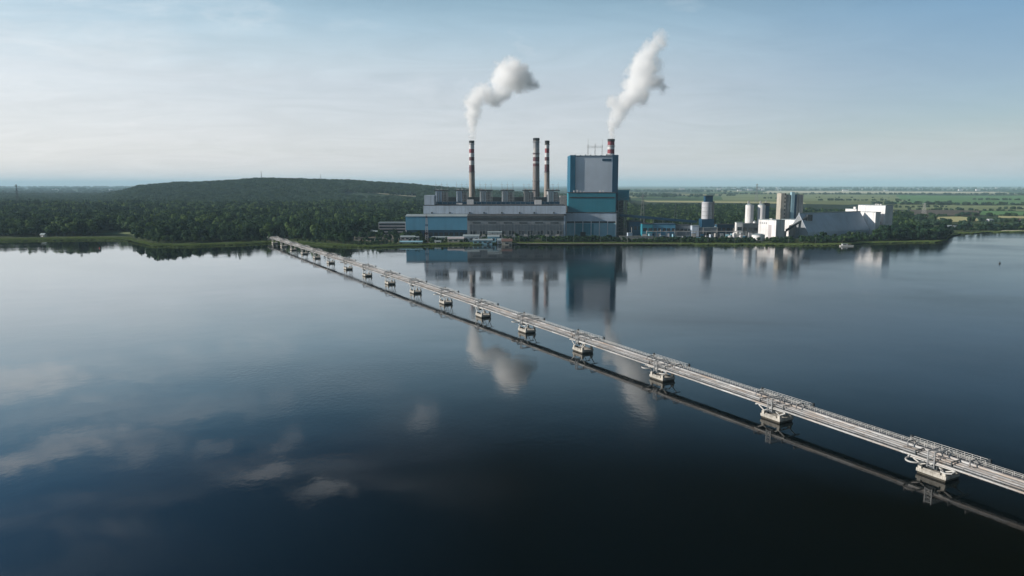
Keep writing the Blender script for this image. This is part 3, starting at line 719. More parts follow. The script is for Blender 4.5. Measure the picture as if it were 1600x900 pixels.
# ---- right-hand works
def low(name, u0, u1, D, vt, dp, wall, roof, label, cat='building', win=0, vb=None, rz=0):
    a, c = X(u0, D), X(u1, D); x = (a + c) / 2; gz = ground_z(x, D) - .3; ht = Z(vt, D) - gz
    r = thing(name, (x, D, gz), label, cat, None, rz); h = (c - a) / 2
    bx(r, 'wall', wall, -h, h, 0, dp, 0, ht); bx(r, 'roof', roof, -h - .4, h + .4, -.4, dp + .4, ht + .003, ht + .7)
    for i in range(win):
        xx = -h + 2 * h * (i + .5) / win; q = h / win * .7; bx(r, 'window', 'glass', xx - q, xx + q, -.15, -.003, ht * .45, ht * .7)
    return r, h, ht
low('workshop', 983, 1002, 1120, 346.5, 24, 'clad_darkteal', 'roof_dark', 'dark teal workshop right of the transfer tower', win=3)
low('workshop', 1003, 1020, 1105, 350, 18, 'clad_teal', 'roof_dark', 'small teal workshop with high windows beside the dark one', win=2)
low('hall', 1020, 1055, 1110, 350.5, 26, 'clad_blue', 'clad_darkteal', 'long bright teal hall midway between big tower and lone silo', win=5)
low('workshop', 1056, 1080, 1120, 352, 18, 'wall_grey', 'roof_dark', 'low grey workshop left of the lone grey silo', win=4)
low('loading_hall', 1081, 1092, 1110, 353, 12, 'clad_grey', 'roof_pale', 'pale block at the left foot of the lone silo')
low('wall', 968, 1020, 1020, 369.5, 2, 'concrete', 'concrete', 'pale grey concrete wall along the right shore', cat='wall')
low('substation', 1150, 1160, 1110, 348, 8, 'clad_white', 'roof_pale', 'small white substation box between the silos', win=1)
low('workshop', 1120, 1148, 1140, 351, 14, 'clad_darkteal', 'roof_dark', 'dark low workshop between the lone silo and the pair of white silos', win=4)
low('shed', 1160, 1184, 1130, 350, 14, 'wall_grey', 'roof_pale', 'grey shed below the pair of white silos', win=3)
# conveyor gallery running low from the tower towards the silos
cg = thing('conveyor_gallery', (X(968, 1128), 1128, GZ), 'long dark conveyor gallery on trestles from the big tower to the silos', 'conveyor')
xe = X(1088, 1128) - X(968, 1128)
MB().prism([(0, 30), (xe, 20), (xe, 23.5), (0, 34)], 'y', 0, 4).build('gallery', 'clad_darkteal', cg)
for k in range(8): xx = xe * (k + .5) / 8; MB().tube((xx - 1.5, 1, 0), (xx, 1, 29 - 10 * (k + .5) / 8), .3, 4).tube((xx + 1.5, 3, 0), (xx, 3, 29 - 10 * (k + .5) / 8), .3, 4).build('trestle', 'steel', cg)

# lone grey silo on a dark base
D = 1130; x = X(1103, D); s1 = thing('storage_silo', (x, D, GZ), 'lone grey silo with dark head house on a dark base', 'silo')
zt6 = Z(315.5, D) - GZ; zb6 = Z(342, D) - GZ; rr = 7.9
MB().lathe([(rr, zb6), (rr, zt6 - .5), (rr - .3, zt6)], n=28).build('drum', 'clad_white2', s1, False)
mb = MB()
for k in range(4): mb.lathe([(rr + .02, zb6 + 5 + k * 6), (rr + .25, zb6 + 5.1 + k * 6), (rr + .25, zb6 + 5.5 + k * 6), (rr + .02, zb6 + 5.6 + k * 6)], n=28)
mb.build('hoop', 'greypaint', s1)
bx(s1, 'head_house', 'clad_darkteal', -4, 7.5, -4, 6, zt6 + .003, Z(306.5, D) - GZ); bx(s1, 'roof_cap', 'roof_dark', -4.8, 8.3, -4.8, 6.8, Z(306.5, D) - GZ + .003, Z(305.5, D) - GZ)
bx(s1, 'lift_shaft', 'concrete', 8.4, 11, -1.5, 2, 0, zt6 + 1)
bx(s1, 'base_block', 'clad_darkteal', -9.5, 9.5, -9, 9, 0, zb6 - .003); bx(s1, 'skirt_roof', 'roof_pale', -13, 15, -10, 9.2, 13, 14)
bx(s1, 'lower_house', 'wall_grey', -12, 14, -9.4, 9.1, 0, 12.99); bx(s1, 'door', 'soot', -5, 5, -9.8, -9.403, 0, 6)
# covered heaps / tanks beside it
def tank(u, D, r_, ht, label, mat='clad_white', dome=.25):
    x = X(u, D); q = thing('storage_tank', (x, D, ground_z(x, D) - .2), label, 'tank')
    MB().lathe([(r_, 0), (r_, ht)], n=28).build('drum', mat, q, False)
    MB().lathe([(r_ + .15, ht + .003), (r_ + .15, ht + .3), (r_ * .6, ht + r_ * dome * .75), (.3, ht + r_ * dome)], n=28).build('roof', 'roof_pale', q, False)
    g = MB(); 
    for i in range(14): a = 2 * math.pi * i / 14; g.tube((r_ * math.cos(a), r_ * math.sin(a), ht), (r_ * math.cos(a), r_ * math.sin(a), ht + 1.3), .07, 4)
    g.path([(r_ * math.cos(2 * math.pi * i / 28), r_ * math.sin(2 * math.pi * i / 28), ht + 1.3) for i in range(29)], .07, 4); g.build('railing', 'steel', q)
    return q
tank(1184.5, 1035, 9.0, 8.0, 'squat round white tank before the bright white shed')
tank(1119, 1150, 7.0, 11.0, 'white domed tank at the right foot of the lone silo', dome=.5)
tank(1086, 1150, 3.0, 14.0, 'small white upright tank at the left foot of the lone silo', dome=.5)
tank(1148, 1180, 4.0, 11.0, 'small white tank left of the pair of white silos', dome=.4)
# small white works cluster
cl = thing('mixing_plant', (X(1149, 1050), 1050, GZ), 'jumble of small white hoppers and tanks near the right shore', 'mixing plant')
for i, (dx, hh, rr_) in enumerate(((-8, 5, 3), (-2.5, 9, 2), (2.2, 11, 1.8), (7, 6, 3.2))):
    MB().lathe([(rr_ * .4, 1), (rr_, 3.5), (rr_, hh), (.3, hh + 1.6)], dx, 0, 16).build('hopper', 'clad_white' if i % 2 else 'palesteel', cl)
MB().box(-11, 11, -2, 3, 0, 1.2).build('base', 'concrete', cl); MB().tube((-8, 0, 6), (7, 0, 12), .4, 6).build('screw_conveyor', 'steel', cl)

# pair of white silos with dark lift tower
for (u, lab, r_) in ((1169.5, 'left', 6.4), (1188, 'right', 5.9)):
    D = 1160; x = X(u, D); q = thing('storage_silo', (x, D, GZ), lab + ' one of the pair of slender white silos', 'silo', 'pair of white silos'); zt7 = Z(320.5, D) - GZ
    MB().lathe([(r_, 0), (r_, zt7)], n=28).build('drum', 'clad_white', q, False)
    MB().lathe([(r_ + .1, zt7 + .003), (r_ * .5, zt7 + 2), (.4, zt7 + 2.6)], n=28).build('roof', 'roof_pale', q, False)
    bx(q, 'filter_box', 'palesteel', -r_ * .5, -r_ * .1, -1, 1, zt7 + 1.4, zt7 + 6.5); bx(q, 'skirt', 'clad_darkteal', -r_ - 1, r_ + 1, -r_ - 1.2, r_, 0, 13)
q = thing('lift_tower', (X(1197, 1162), 1162, GZ), 'dark lift tower hugging the right of the two white silos', 'tower')
zt8 = Z(317, 1162) - GZ; bx(q, 'shaft', 'clad_darkteal', -3.6, 3, 0, 7, 0, zt8 - 5); bx(q, 'head', 'darksteel', -5, 3.4, -.6, 7.6, zt8 - 4.99, zt8); bx(q, 'antenna_post', 'palesteel', -2.4, -1.6, 1, 1.8, zt8 + .003, zt8 + 4)
tank(1178.5, 1150, 2.6, 21, 'thin white vessel squeezed between the two white silos', dome=.8)

# big concrete silo block
D = 1175; a, c = X(1219, D, 50), X(1256, D, 50); k_ = thing('silo_block', ((a + c) / 2, D, GZ), 'tall block of grey concrete silos with beige left wall and pale blue stair shaft', 'silo'); h = (c - a) / 2
zt9 = Z(303.5, D) - GZ
bx(k_, 'beige_wall', 'beige', -h, -h + 8.2, -3, 16, 0, zt9 + 1.5)
for i in range(10): bx(k_, 'window', 'glass', -h + 5.6, -h + 7.2, -3.2, -3.003, 6 + i * 6.2, 9 + i * 6.2)
for i, xx in enumerate((-h + 12.5, -h + 22.5, h - 5, h - 12.5)):
    if i == 1: continue
    MB().lathe([(4.6, 0), (4.6, zt9 - 1)], xx, 3, 24).build('silo_drum', 'concrete', k_, False)
bx(k_, 'back_block', 'concrete', -h + 8.25, h, 3.5, 18, 0, zt9 - 1.5)
bx(k_, 'stair_shaft', 'clad_pale3', -h + 16.5, -h + 21.5, -3.4, 3.4, 0, Z(300, D) - GZ)
bx(k_, 'side_shaft', 'clad_darkteal', -h + 21.6, -h + 25.5, -2, 3.4, 0, zt9 - .2)
bx(k_, 'roof', 'roof_dark', -h - .4, h + .4, -3.6, 18.4, zt9 + 1.51, zt9 + 2.1) if 0 else bx(k_, 'roof', 'roof_dark', -h + 8.3, h + .4, 3.6, 18.4, zt9 - 1.49, zt9 - .6)

rr_ = random.Random(5)
for k in range(26):
    u = 984 + k * 7.6 + rr_.uniform(-2, 2); D = rr_.uniform(1050, 1100); x = X(u, D)
    r = thing('yard_shed', (x, D, ground_z(x, D) - .2), 'small shed or machine box cluttering the yard of the right-hand works', 'shed', 'small sheds in the works yard', rr_.uniform(-.2, .2))
    w_, d_, h_ = rr_.uniform(2.5, 7), rr_.uniform(3, 6), rr_.uniform(2.5, 8)
    bx(r, 'wall', rr_.choice(('clad_grey', 'greypaint', 'wall_grey', 'clad_pale2', 'clad_darkteal', 'concrete')), -w_ / 2, w_ / 2, 0, d_, 0, h_)
    bx(r, 'roof', rr_.choice(('roof_dark', 'roof_pale')), -w_ / 2 - .2, w_ / 2 + .2, -.2, d_ + .2, h_ + .003, h_ + .35); bx(r, 'door', 'darksteel', -.6, .8, -.1, -.003, .1, 2.3)
    if k % 3 == 0: MB().tube((w_ / 2 - .6, d_ / 2, h_ + .36), (w_ / 2 - .6, d_ / 2, h_ + rr_.uniform(4, 9)), .25, 6).build('vent_pipe', 'palesteel', r)
pr = thing('pipe_rack', (X(1010, 1085), 1085, GZ), 'elevated pipe rack crossing the yard of the right-hand works', 'pipe rack')
xe = X(1150, 1085) - X(1010, 1085)
for k in range(10): xx = xe * k / 9; MB().box(xx - .2, xx + .2, 0, .4, 0, 9).box(xx - .2, xx + .2, 3, 3.4, 0, 9).box(xx - .2, xx + .2, 0, 3.4, 9.003, 9.4).build('trestle', 'steel', pr)
for y in (.6, 1.5, 2.5): MB().tube((0, y, 9.8), (xe, y, 9.8), .35, 6).build('pipe', 'palesteel', pr)
for k in range(22):
    u = 560 + k * 42; s_ = shoreD(u); x = X(u, s_ + 20)
    r = thing('lamp_post', (x, s_ + 20, ground_z(x, s_ + 20)), 'thin grey lamp post of the row along the shore path', 'lamp post', 'lamp posts along the shore')
    MB().tube((0, 0, 0), (0, 0, 8), .12, 6, .07).tube((0, 0, 8), (0, -1.4, 8.4), .06, 5).build('post', 'steel', r); MB().box(-.18, .18, -2.1, -1.4, 8.3, 8.45).build('lamp_head', 'palesteel', r)
# bright white shed (turned, sunlit gable to the left)
def turned(name, u_corner, D, wl, wr, vt, label, ang, wallL='clad_white', roof='roof_pale', extra=None):
    """box whose near corner is at (u_corner, D); left side runs back-left, right side back-right"""
    x = X(u_corner, D); gz = ground_z(x, D) - .4; ht = Z(vt, D) - gz
    r = thing(name, (x, D, gz), label, 'building', None, ang)      # local -y wall = right-hand visible side (x from 0..wr), local -x wall = left side
    bx(r, 'wall', wallL, 0, wr, 0, wl, 0, ht); bx(r, 'roof', roof, -.4, wr + .4, -.4, wl + .4, ht + .003, ht + .7)
    return r, ht
ANG = R(33)
r, ht = turned('bright_shed', 1211.5, 1065, 31, 20, 344.5, 'bright white flat-roofed shed with dark doorway, before the silo block', ANG)
bx(r, 'door', 'wall_pink', -.25, -.003, 8, 13, 0, ht * .75); bx(r, 'plinth', 'concrete', -.2, 20.2, -.2, -.003, 0, 1.2)
for k in range(4): bx(r, 'louvre', 'greypaint', -.2, -.003, 16 + k * 3.6, 18 + k * 3.6, ht * .78, ht * .88)
for k in range(5): bx(r, 'downpipe', 'greypaint', 3 + k * 3.6, 3.25 + k * 3.6, -.22, -.003, 1.3, ht)
bx(r, 'roof_fan', 'palesteel', 6, 8.5, 12, 15, ht + .71, ht + 2.2); bx(r, 'roof_fan', 'palesteel', 13, 15, 20, 22, ht + .71, ht + 1.8)
r, ht = turned('flat_shed', 1243, 1110, 26, 22, 344, 'low flat white shed behind the bright shed', ANG); bx(r, 'door', 'darksteel', 3, 8, -.25, -.003, 0, 4)
r, ht = turned('white_warehouse', 1380.5, 1160, 46, 22, 321.5, 'tall white cube-shaped warehouse at the right end of the works', ANG)
bx(r, 'door', 'wall_pink', -.25, -.003, 5, 13, 0, ht * .45); bx(r, 'low_annex', 'clad_white', -13, -.01, 26, 45, 0, ht * .55); bx(r, 'trim', 'roof_pale', -.6, 22.6, -.6, -.42, ht - .3, ht + .9)
for k in range(7): bx(r, 'seam', 'greypaint', -.12, -.003, 15.5 + k * 4.4, 15.7 + k * 4.4, .5, ht - .4)
for k in range(6): bx(r, 'seam', 'greypaint', 3 + k * 3.4, 3.2 + k * 3.4, -.12, -.003, .5, ht - .4)
for k in range(3): bx(r, 'roof_fan', 'palesteel', 5 + k * 5, 7 + k * 5, 10 + k * 7, 12.5 + k * 7, ht + .71, ht + 2.4)
r, ht = turned('white_annex', 1366, 1150, 24, 14, 332, 'white block joining the long shed to the tall warehouse', ANG)
bx(r, 'trim', 'roof_pale', -.6, 14.6, -.6, -.42, ht - .3, ht + .9)
r, ht = turned('roof_cluster', 1336, 1240, 20, 10, 327, 'small white building with roof fans behind the long shed', ANG)
bx(r, 'roof_fan', 'clad_white', 2, 5, 3, 7, ht + .71, ht + 4)
# long A-roofed store, receding to the right
xA = X(1262, 1075); yA = 1075; pB = Vector((X(1357, 1150), 1150)); pA = Vector((xA, yA)); d = pB - pA; ang = math.atan2(d.y, d.x); Ls = d.length
ls = thing('long_store', (xA, yA, GZ - .4), 'very long blue-grey store with steep roof, receding behind trees', 'building', None, ang)
zr_ = Z(333.5, 1100) - GZ
MB().prism([(0, 0), (34, 0), (34, 9), (17, zr_), (0, 9)], 'x', 0, Ls).build('body', 'clad_blue2', ls)
MB().prism([(-.4, 8.6), (17, zr_ + .05), (34.4, 8.6), (34.4, 9.2), (17, zr_ + .7), (-.4, 9.2)], 'x', -.5, Ls + .5).build('roof', 'clad_blue2', ls)
MB().prism([(.2, 0), (33.8, 0), (33.8, 8.8), (17, zr_ - .3), (.2, 8.8)], 'x', -.45, -.003).build('end_wall', 'wall_grey', ls)
MB().box(-.3, Ls + .3, 16, 18, zr_ + .6, zr_ + 1.8).build('ridge_vent', 'roof_pale', ls)
for k in range(5): bx(ls, 'door', 'darksteel', 14 + k * 24, 19 + k * 24, -.2, -.003, 0, 5)
# inclined conveyor into the long store
ic = thing('inclined_conveyor', (X(1228, 1085), 1085, GZ), 'dark inclined conveyor climbing to the left end of the long store', 'conveyor')
xe = X(1262, 1085) - X(1228, 1085)
MB().prism([(0, 9), (xe, Z(339.5, 1085) - GZ), (xe, Z(336.5, 1085) - GZ), (0, 12.5)], 'y', 0, 3.5).build('gallery', 'darksteel', ic)
bx(ic, 'head_house', 'darksteel', xe - 2, xe + 5, -1, 6, Z(345, 1085) - GZ, Z(336, 1085) - GZ + .5); bx(ic, 'hopper', 'concrete', -6, 0, -1, 5, 0, 10)
for k in range(4): MB().tube((xe * (k + .7) / 4, 1, 0), (xe * (k + .7) / 4, 1, 10 + 14 * (k + .7) / 4 - 3), .35, 4).build('trestle', 'steel', ic)
for i, (dx, rr_, hh) in enumerate(((10, 4.5, 18), (19, 4.5, 18))):
    q = thing('cement_drum', (X(1228, 1092) + dx, 1096, GZ), ['left', 'right'][i] + ' one of two weathered drums under the inclined conveyor', 'silo', 'weathered drums under the conveyor')
    MB().lathe([(rr_, 0), (rr_, hh), (.5, hh + 2)], 0, 0, 20).build('drum', 'concrete', q); bx(q, 'hatch', 'darksteel', -1, 1, -4.7, -4.4, 0, 3)

# houses and sheds at far right
for (u, D, w_, d_, h_, wl_, rf_, lab) in ((1399, 1215, 9, 8, 5, 'white', 'roof_pale', 'small white house right beside the tall white warehouse'), (1441, 1215, 22, 8, 4, 'palesteel', 'roof_pale', 'low long shed with pale roof among the promontory trees'),
        (1482, 1330, 12, 7, 3.5, 'white', 'roof_pale', 'white hut at the edge of the ripe field'), (1494, 1320, 7, 6, 3.5, 'white', 'roof_pale', 'tiny white hut near the ripe field, right of another'), (1549, 1560, 11, 9, 5, 'white', 'roof_pale', 'white house with bright gable among far right trees'),
        (1590, 1560, 16, 9, 5, 'white', 'roof_red', 'white farmhouse at the right edge of the picture'), (1577, 1330, 8, 6, 3, 'beige', 'roof_pale', 'small beige hut close to the far right shore'), (1436, 1650, 14, 8, 6, 'beige', 'roof_red', 'beige barn behind the promontory beside the meadow pylon'),
        (66, 1110, 8, 5, 3.2, 'white', 'roof_pale', 'small white hut on the left meadow at the wood edge')):
    shed('cottage' if w_ < 12 else 'barn', u, D, w_, d_, h_, 2, wl_, rf_, lab, 'house', rz=random.uniform(-.3, .3), win=2)
# far-off town on the horizon
for i in range(46):
    u = random.choice([random.uniform(1040, 1600), random.uniform(1120, 1240), random.uniform(1500, 1580), random.uniform(60, 260)]); D = random.uniform(9000, 17000)
    x = X(u, D); w_ = random.uniform(25, 90); h_ = random.uniform(10, 26)
    r = thing('distant_building', (x, D, 2), 'pale speck of a building in the far town on the horizon', 'building', 'pale buildings of the far town')
    bx(r, 'wall', 'clad_white', -w_ / 2, w_ / 2, 0, 20, 0, h_); bx(r, 'roof', 'roof_pale', -w_ / 2 - .5, w_ / 2 + .5, -.5, 20.5, h_ + .01, h_ + 1)

# ================================================================ PIPE BRIDGE
SL, IC = -0.549, 225.0
bdir = Vector((SL, 1, 0)).normalized()                     # towards the far shore
root = Vector((118.4, 194.2, 0))
BR = thing('pipe_bridge', root, 'long pale pipe bridge on concrete piers crossing the whole lake', 'bridge', None, math.atan2(bdir.y, bdir.x))
# local axes: +x = towards the far shore, +y = left (sunny) side, z up.  centreline y=0
xs0 = -125.0; xend = (gnd(433, 378).y - root.y) / bdir.y
def zo(x): return 4.15 + .0066 * max(-60, min(x, 385))     # underside of the deck climbs gently towards the middle
def run(mb, y, dz, r_, n=10):
    pts = [(x, y, zo(x) + dz) for x in [xs0, -60] + [k * 96.25 for k in range(5)] + [xend]]
    mb.path(sorted(pts), r_, n); return mb
def beam(mb, y0, y1, z0, z1):
    X_ = [xs0, -60, 385, xend]
    for p, q in zip(X_, X_[1:]):
        a, c = zo(p), zo(q)
        mb.add([(p, y0, a + z0), (q, y0, c + z0), (q, y1, c + z0), (p, y1, a + z0), (p, y0, a + z1), (q, y0, c + z1), (q, y1, c + z1), (p, y1, a + z1)],
               [(0, 3, 2, 1), (4, 5, 6, 7), (0, 1, 5, 4), (1, 2, 6, 5), (2, 3, 7, 6), (3, 0, 4, 7)])
    return mb
pipes = [(3.0, .32, .30, 'pipe4'), (2.5, 1.05, .24, 'pipe2'), (1.85, 1.40, .25, 'pipe'), (1.2, 1.42, .24, 'pipe3'), (.55, 1.45, .27, 'pipe'), (-.15, 1.42, .22, 'pipe2'), (-1.0, 1.62, .42, 'pipe4')]
for i, (y, dz, r_, mt) in enumerate(pipes):
    mb = run(MB(), y, dz, r_)
    k = xs0 + 3
    while k < xend - 1: mb.tube((k, y, zo(k) + dz), (k + .45, y, zo(k + .45) + dz), r_ + .07, 10); k += 9.3 + (i % 3) * 1.3
    mb.build('pipe', mt, BR, False)
mb = MB(); k = xs0
while k < xend: z = zo(k); mb.box(k, k + .28, -3.1, 2.75, z + .78, z + 1.08); mb.box(k, k + .2, 2.3, 3.2, z - .12, z); mb.box(k, k + .2, 2.5, 2.62, z, z + .78); k += 4.66
mb.build('cross_beams', 'darksteel', BR)
for y in (1.6, -1.5):
    beam(MB(), y - .15, y + .15, .1, .78).build('girder', 'darksteel', BR)
beam(MB(), -3.05, -2.05, 1.55, 1.63).build('walkway', 'grating', BR)
def railing(y, mt):
    g = MB()
    for z in (1.12, .6): run(g, y, 1.63 + z, .05, 4)
    k = xs0
    while k < xend: g.tube((k, y, zo(k) + 1.63), (k, y, zo(k) + 2.75), .05, 4); k += 2.33
    g.build('railing', mt, BR)
railing(-3.05, 'palesteel'); railing(-2.05, 'palesteel')
run(MB(), -2.9, 1.2, .1, 6).build('cable_tray', 'darksteel', BR)
def rail(x0_, x1_, y, zb, hgt=1.15, step=2.1, r_=.06):
    g = MB()
    for z in (hgt, hgt * .55): g.tube((x0_, y, zb + z), (x1_, y, zb + z), r_, 4)
    k = x0_
    while k <= x1_ + .01: g.tube((k, y, zb), (k, y, zb + hgt), r_, 4); k += step
    return g
def pier(full, LZ):
    bmx = MB().box(-4.2, 4.2, -3.3, 3.3, .62, 1.55).build('pier', 'pier', BR)
    for sx in (-3.4, 3.4):
        for sy in (-2.6, 2.6): MB().box(sx - .5, sx + .5, sy - .5, sy + .5, 1.553, 2.7).build('plinth', 'pier', bmx)
    MB().box(-2.4, 2.4, 2.5, 3.1, 1.553, 2.0).build('kerb', 'pier', bmx)
    MB().box(-4.0, 4.0, -3.1, 3.1, -.4, .617).build('tide_band', 'pile', bmx)
    for sx in (-3.2, 0, 3.2):
        for sy in (-2.4, 2.4): MB().tube((sx, sy, -2), (sx, sy, -.41), .42, 10).build('pile', 'pile', bmx)
    for sx in (-1, 1):
        for sy in (-2.6, 2.6):
            MB().tube((sx * 3.4, sy, 2.7), (sx * 6.2, sy, LZ - .3), .2, 6).build('strut', 'palesteel', bmx)
            MB().tube((sx * 3.2, sy, 2.7), (sx * .5, sy, LZ - .3), .17, 6).build('brace', 'palesteel', bmx)
    for sx in (-6.2, 0, 6.2): MB().box(sx - .25, sx + .25, -4.4, 3.6, LZ - .38, LZ - .123).build('crosshead', 'palesteel', bmx)
    MB().box(-6.4, 6.4, 3.25, 3.5, LZ - .12, LZ + .1).build('edge_beam', 'palesteel', bmx)
    pf = MB()
    for sx in (-.95, .95):
        pf.box(sx - .13, sx + .13, 3.55, 3.8, LZ - 1.2, LZ + 3.1); pf.box(sx - .13, sx + .13, -1.95, -1.75, LZ, LZ + 3.1); pf.box(sx - .13, sx + .13, -1.95, 3.8, LZ + 3.103, LZ + 3.35)
    for z in (LZ - .9, LZ + .4, LZ + 1.6, LZ + 2.8): pf.box(-.81, .81, 3.58, 3.72, z, z + .16)
    for k in range(4):
        z = LZ - .9 + k * .95
        pf.tube((-.95, 3.66, z), (.95, 3.66, z + .95), .06, 4).tube((.95, 3.66, z), (-.95, 3.66, z + .95), .06, 4)
    for q in range(5): pf.tube((-.95, -1.2 + q, LZ + 3.22), (.95, -.2 + q, LZ + 3.22), .06, 4)
    pf.build('portal_frame', 'steel', bmx)
    pl_ = MB().box(-10.5, 10.5, -4.6, -3.2, LZ + 1.75, LZ + 1.84).build('service_platform', 'grating', bmx)
    rail(-10.5, 10.5, -4.6, LZ + 1.84, 1.3, 2.1, .065).build('platform_railing', 'palesteel', bmx); rail(-10.5, 10.5, -3.2, LZ + 1.84, 1.3, 2.1, .055).build('platform_railing', 'palesteel', bmx)
    for sx in (-8.4, -4.2, 0, 4.2, 8.4): MB().tube((sx, -3.0, LZ + .7), (sx, -4.5, LZ + 1.74), .1, 4).build('bracket', 'steel', bmx)
    for sx in (-10.9, 10.9):
        MB().box(sx - .35, sx + .35, -4.8, -4.1, LZ + 2.0, LZ + 3.4).tube((sx, -4.4, LZ + 1.0), (sx, -4.4, LZ + 2.0), .12, 5).build('switch_box', 'darksteel', bmx)
    for sx, r_ in ((-8.8, .22), (8.6, .22)):
        MB().path([(sx, -2.6, LZ + 1.7), (sx, -2.4, LZ + 2.8), (sx, -1.6, LZ + 3.1), (sx, 1, LZ + 3.0), (sx - .5, 1.9, LZ + 1.9)], r_, 7).build('crossover_pipe', 'pipe2', bmx)
    mc = MB()
    for sx in (-5.2, 4.9): mc.box(sx - .2, sx + .2, -1.6, 2.9, LZ + 1.85, LZ + 2.02); mc.box(sx - .16, sx + .16, 2.9, 3.1, LZ - .1, LZ + 2.02)
    mc.build('pipe_clamp', 'darksteel', bmx)
    MB().box(-1.6, 1.7, 2.0, 3.2, LZ - 1.6, LZ - .5).box(2.2, 3.4, 1.2, 2.4, 1.56, 2.3).build('valve_box', 'darksteel', bmx)
    if full:
        pts = [(6.3, 3.0, LZ + .5), (6.4, 3.6, LZ + .1)] + [(4.1 + 2.2 * math.cos(math.pi * i / 12), 4.0 + 3.0 * math.sin(math.pi * i / 12), LZ - .2) for i in range(13)] + [(1.9, 3.2, LZ - .1)]
        MB().path(pts, .24, 8).build('expansion_loop', 'palesteel', bmx)
        MB().path([(-6.6, 3.4, LZ - .1), (-6.3, 4.6, LZ - .6), (-4.9, 5.2, LZ - .9), (-3.5, 4.6, LZ - 1.0), (-2.8, 3.2, LZ - 1.0)], .2, 8).build('drain_pipe', 'palesteel', bmx)
    return bmx
PIX = [(1465, 742.5), (1212, 655), (1039, 591.5), (918, 548), (827, 518), (756, 494.5), (699, 474), (652, 457.5), (613, 443.5), (578, 431), (549, 420.5), (523, 411), (500, 402.5), (480, 396.5), (463, 390.5)]
xsP = [(Vector(gnd(u, v)) - root).dot(bdir) for u, v in PIX]
for i in range(-2, 18):
    if i < 0: px_ = xsP[0] + i * 55.5
    elif i < 12: px_ = xsP[i]
    else: px_ = xsP[11] + (i - 11) * 58
    if px_ > xend - 20: break
    full = (i % 2 == 0)
    pier(full, zo(px_)).location = (px_, 0, 0)
# landward end: abutment and the pipes turning right on land
DZ = zo(xend); bx(BR, 'abutment', 'pier', xend - 3, xend + 4, -4, 4, .5, DZ - .13)
e0 = BR.matrix_basis @ Vector((xend, 0, 0)); bpy.context.view_layer.update()
inv = BR.matrix_world.inverted()
lp = MB()
for j, dy in enumerate((-2.5, -1.2, 0, 1.2, 2.5)):
    P = []
    for (u, v) in ((433, 375.5), (437, 372.6), (447, 371), (468, 368.5), (500, 367), (540, 366)):
        g_ = gnd(u, v, 4.0); P.append(inv @ Vector((g_.x, g_.y + dy * .8, 5.8 if u < 440 else 4.0)))
    P[0] = Vector((xend - .5, -dy, DZ + 1.2)); lp.path(P, .45, 6)
lp.build('land_pipes', 'pipe2', BR)

# ================================================================ VEGETATION
def crown_mesh(name, seed, kind):
    rnd = random.Random(seed); mb = MB()
    if kind == 'broad':
        lobes = [(0, 0, 9.5, 4.2, 3.6)] + [(rnd.uniform(-2.6, 2.6), rnd.uniform(-2.6, 2.6), rnd.uniform(6, 12.5), rnd.uniform(1.7, 2.9), rnd.uniform(1.4, 2.4)) for _ in range(8)]
        n, sz = 420, 1.0
    elif kind == 'pine':
        lobes = [(0, 0, 3 + k * 1.75, 3.2 - k * .36, 1.1) for k in range(8)]; n, sz = 300, .8
    elif kind == 'shrub':
        lobes = [(rnd.uniform(-1.6, 1.6), rnd.uniform(-1.6, 1.6), rnd.uniform(.8, 2.0), rnd.uniform(1, 1.8), rnd.uniform(.8, 1.4)) for _ in range(5)]; n, sz = 160, .6
    else:                                        # grove of five crowns for far woods
        lobes = []
        for _ in range(7):
            cx_, cy_ = rnd.uniform(-9, 9), rnd.uniform(-9, 9); hh = rnd.uniform(8, 12)
            lobes += [(cx_, cy_, hh, 4.0, 3.6), (cx_ + rnd.uniform(-2, 2), cy_ + rnd.uniform(-2, 2), hh + 2, 2.4, 2.2), (cx_, cy_, 4.5, 3.5, 3.5)]
        n, sz = 620, 1.5
    tot_ = sum(l[3] ** 2 for l in lobes)
    for (x, y, z, r_, rz_) in lobes:
        for _ in range(max(6, int(n * r_ * r_ / tot_))):
            d = Vector((rnd.gauss(0, 1), rnd.gauss(0, 1), rnd.gauss(0, 1))).normalized()
            q = rnd.uniform(.72, 1.08)
            p = Vector((x + d.x * r_ * q, y + d.y * r_ * q, z + d.z * rz_ * q))
            if p.z < .2: continue
            nn = (d + Vector((rnd.uniform(-.7, .7), rnd.uniform(-.7, .7), rnd.uniform(-.3, .8)))).normalized()
            a = nn.orthogonal().normalized(); b_ = nn.cross(a); s_ = sz * rnd.uniform(.6, 1.35)
            rt_ = rnd.uniform(0, 6.28); a, b_ = a * math.cos(rt_) + b_ * math.sin(rt_), b_ * math.cos(rt_) - a * math.sin(rt_)
            k = len(mb.v)
            mb.add([p + a * s_, p + b_ * s_ * .8, p - a * s_ * .9 + nn * .25 * s_, p - b_ * s_ * .7], [(0, 1, 2, 3)])
    return mb
def trunk_mesh(seed, kind):
    rnd = random.Random(seed); mb = MB()
    if kind == 'shrub':
        for k in range(4): a = k * 1.6; mb.tube((0, 0, -.2), (math.cos(a) * .8, math.sin(a) * .8, 1.2), .08, 5, .03)
        return mb
    H_ = 15 if kind == 'pine' else 8.5
    mb.tube((0, 0, -.5), (0, 0, H_), .34, 7, .12)
    for k in range(7):
        a = k * 2.4 + rnd.random(); z = (2.5 if kind == 'broad' else 3) + k * .9
        mb.tube((0, 0, z), (math.cos(a) * 2.6, math.sin(a) * 2.6, z + 2.4), .14, 5, .04)
    return mb
protoc = {}
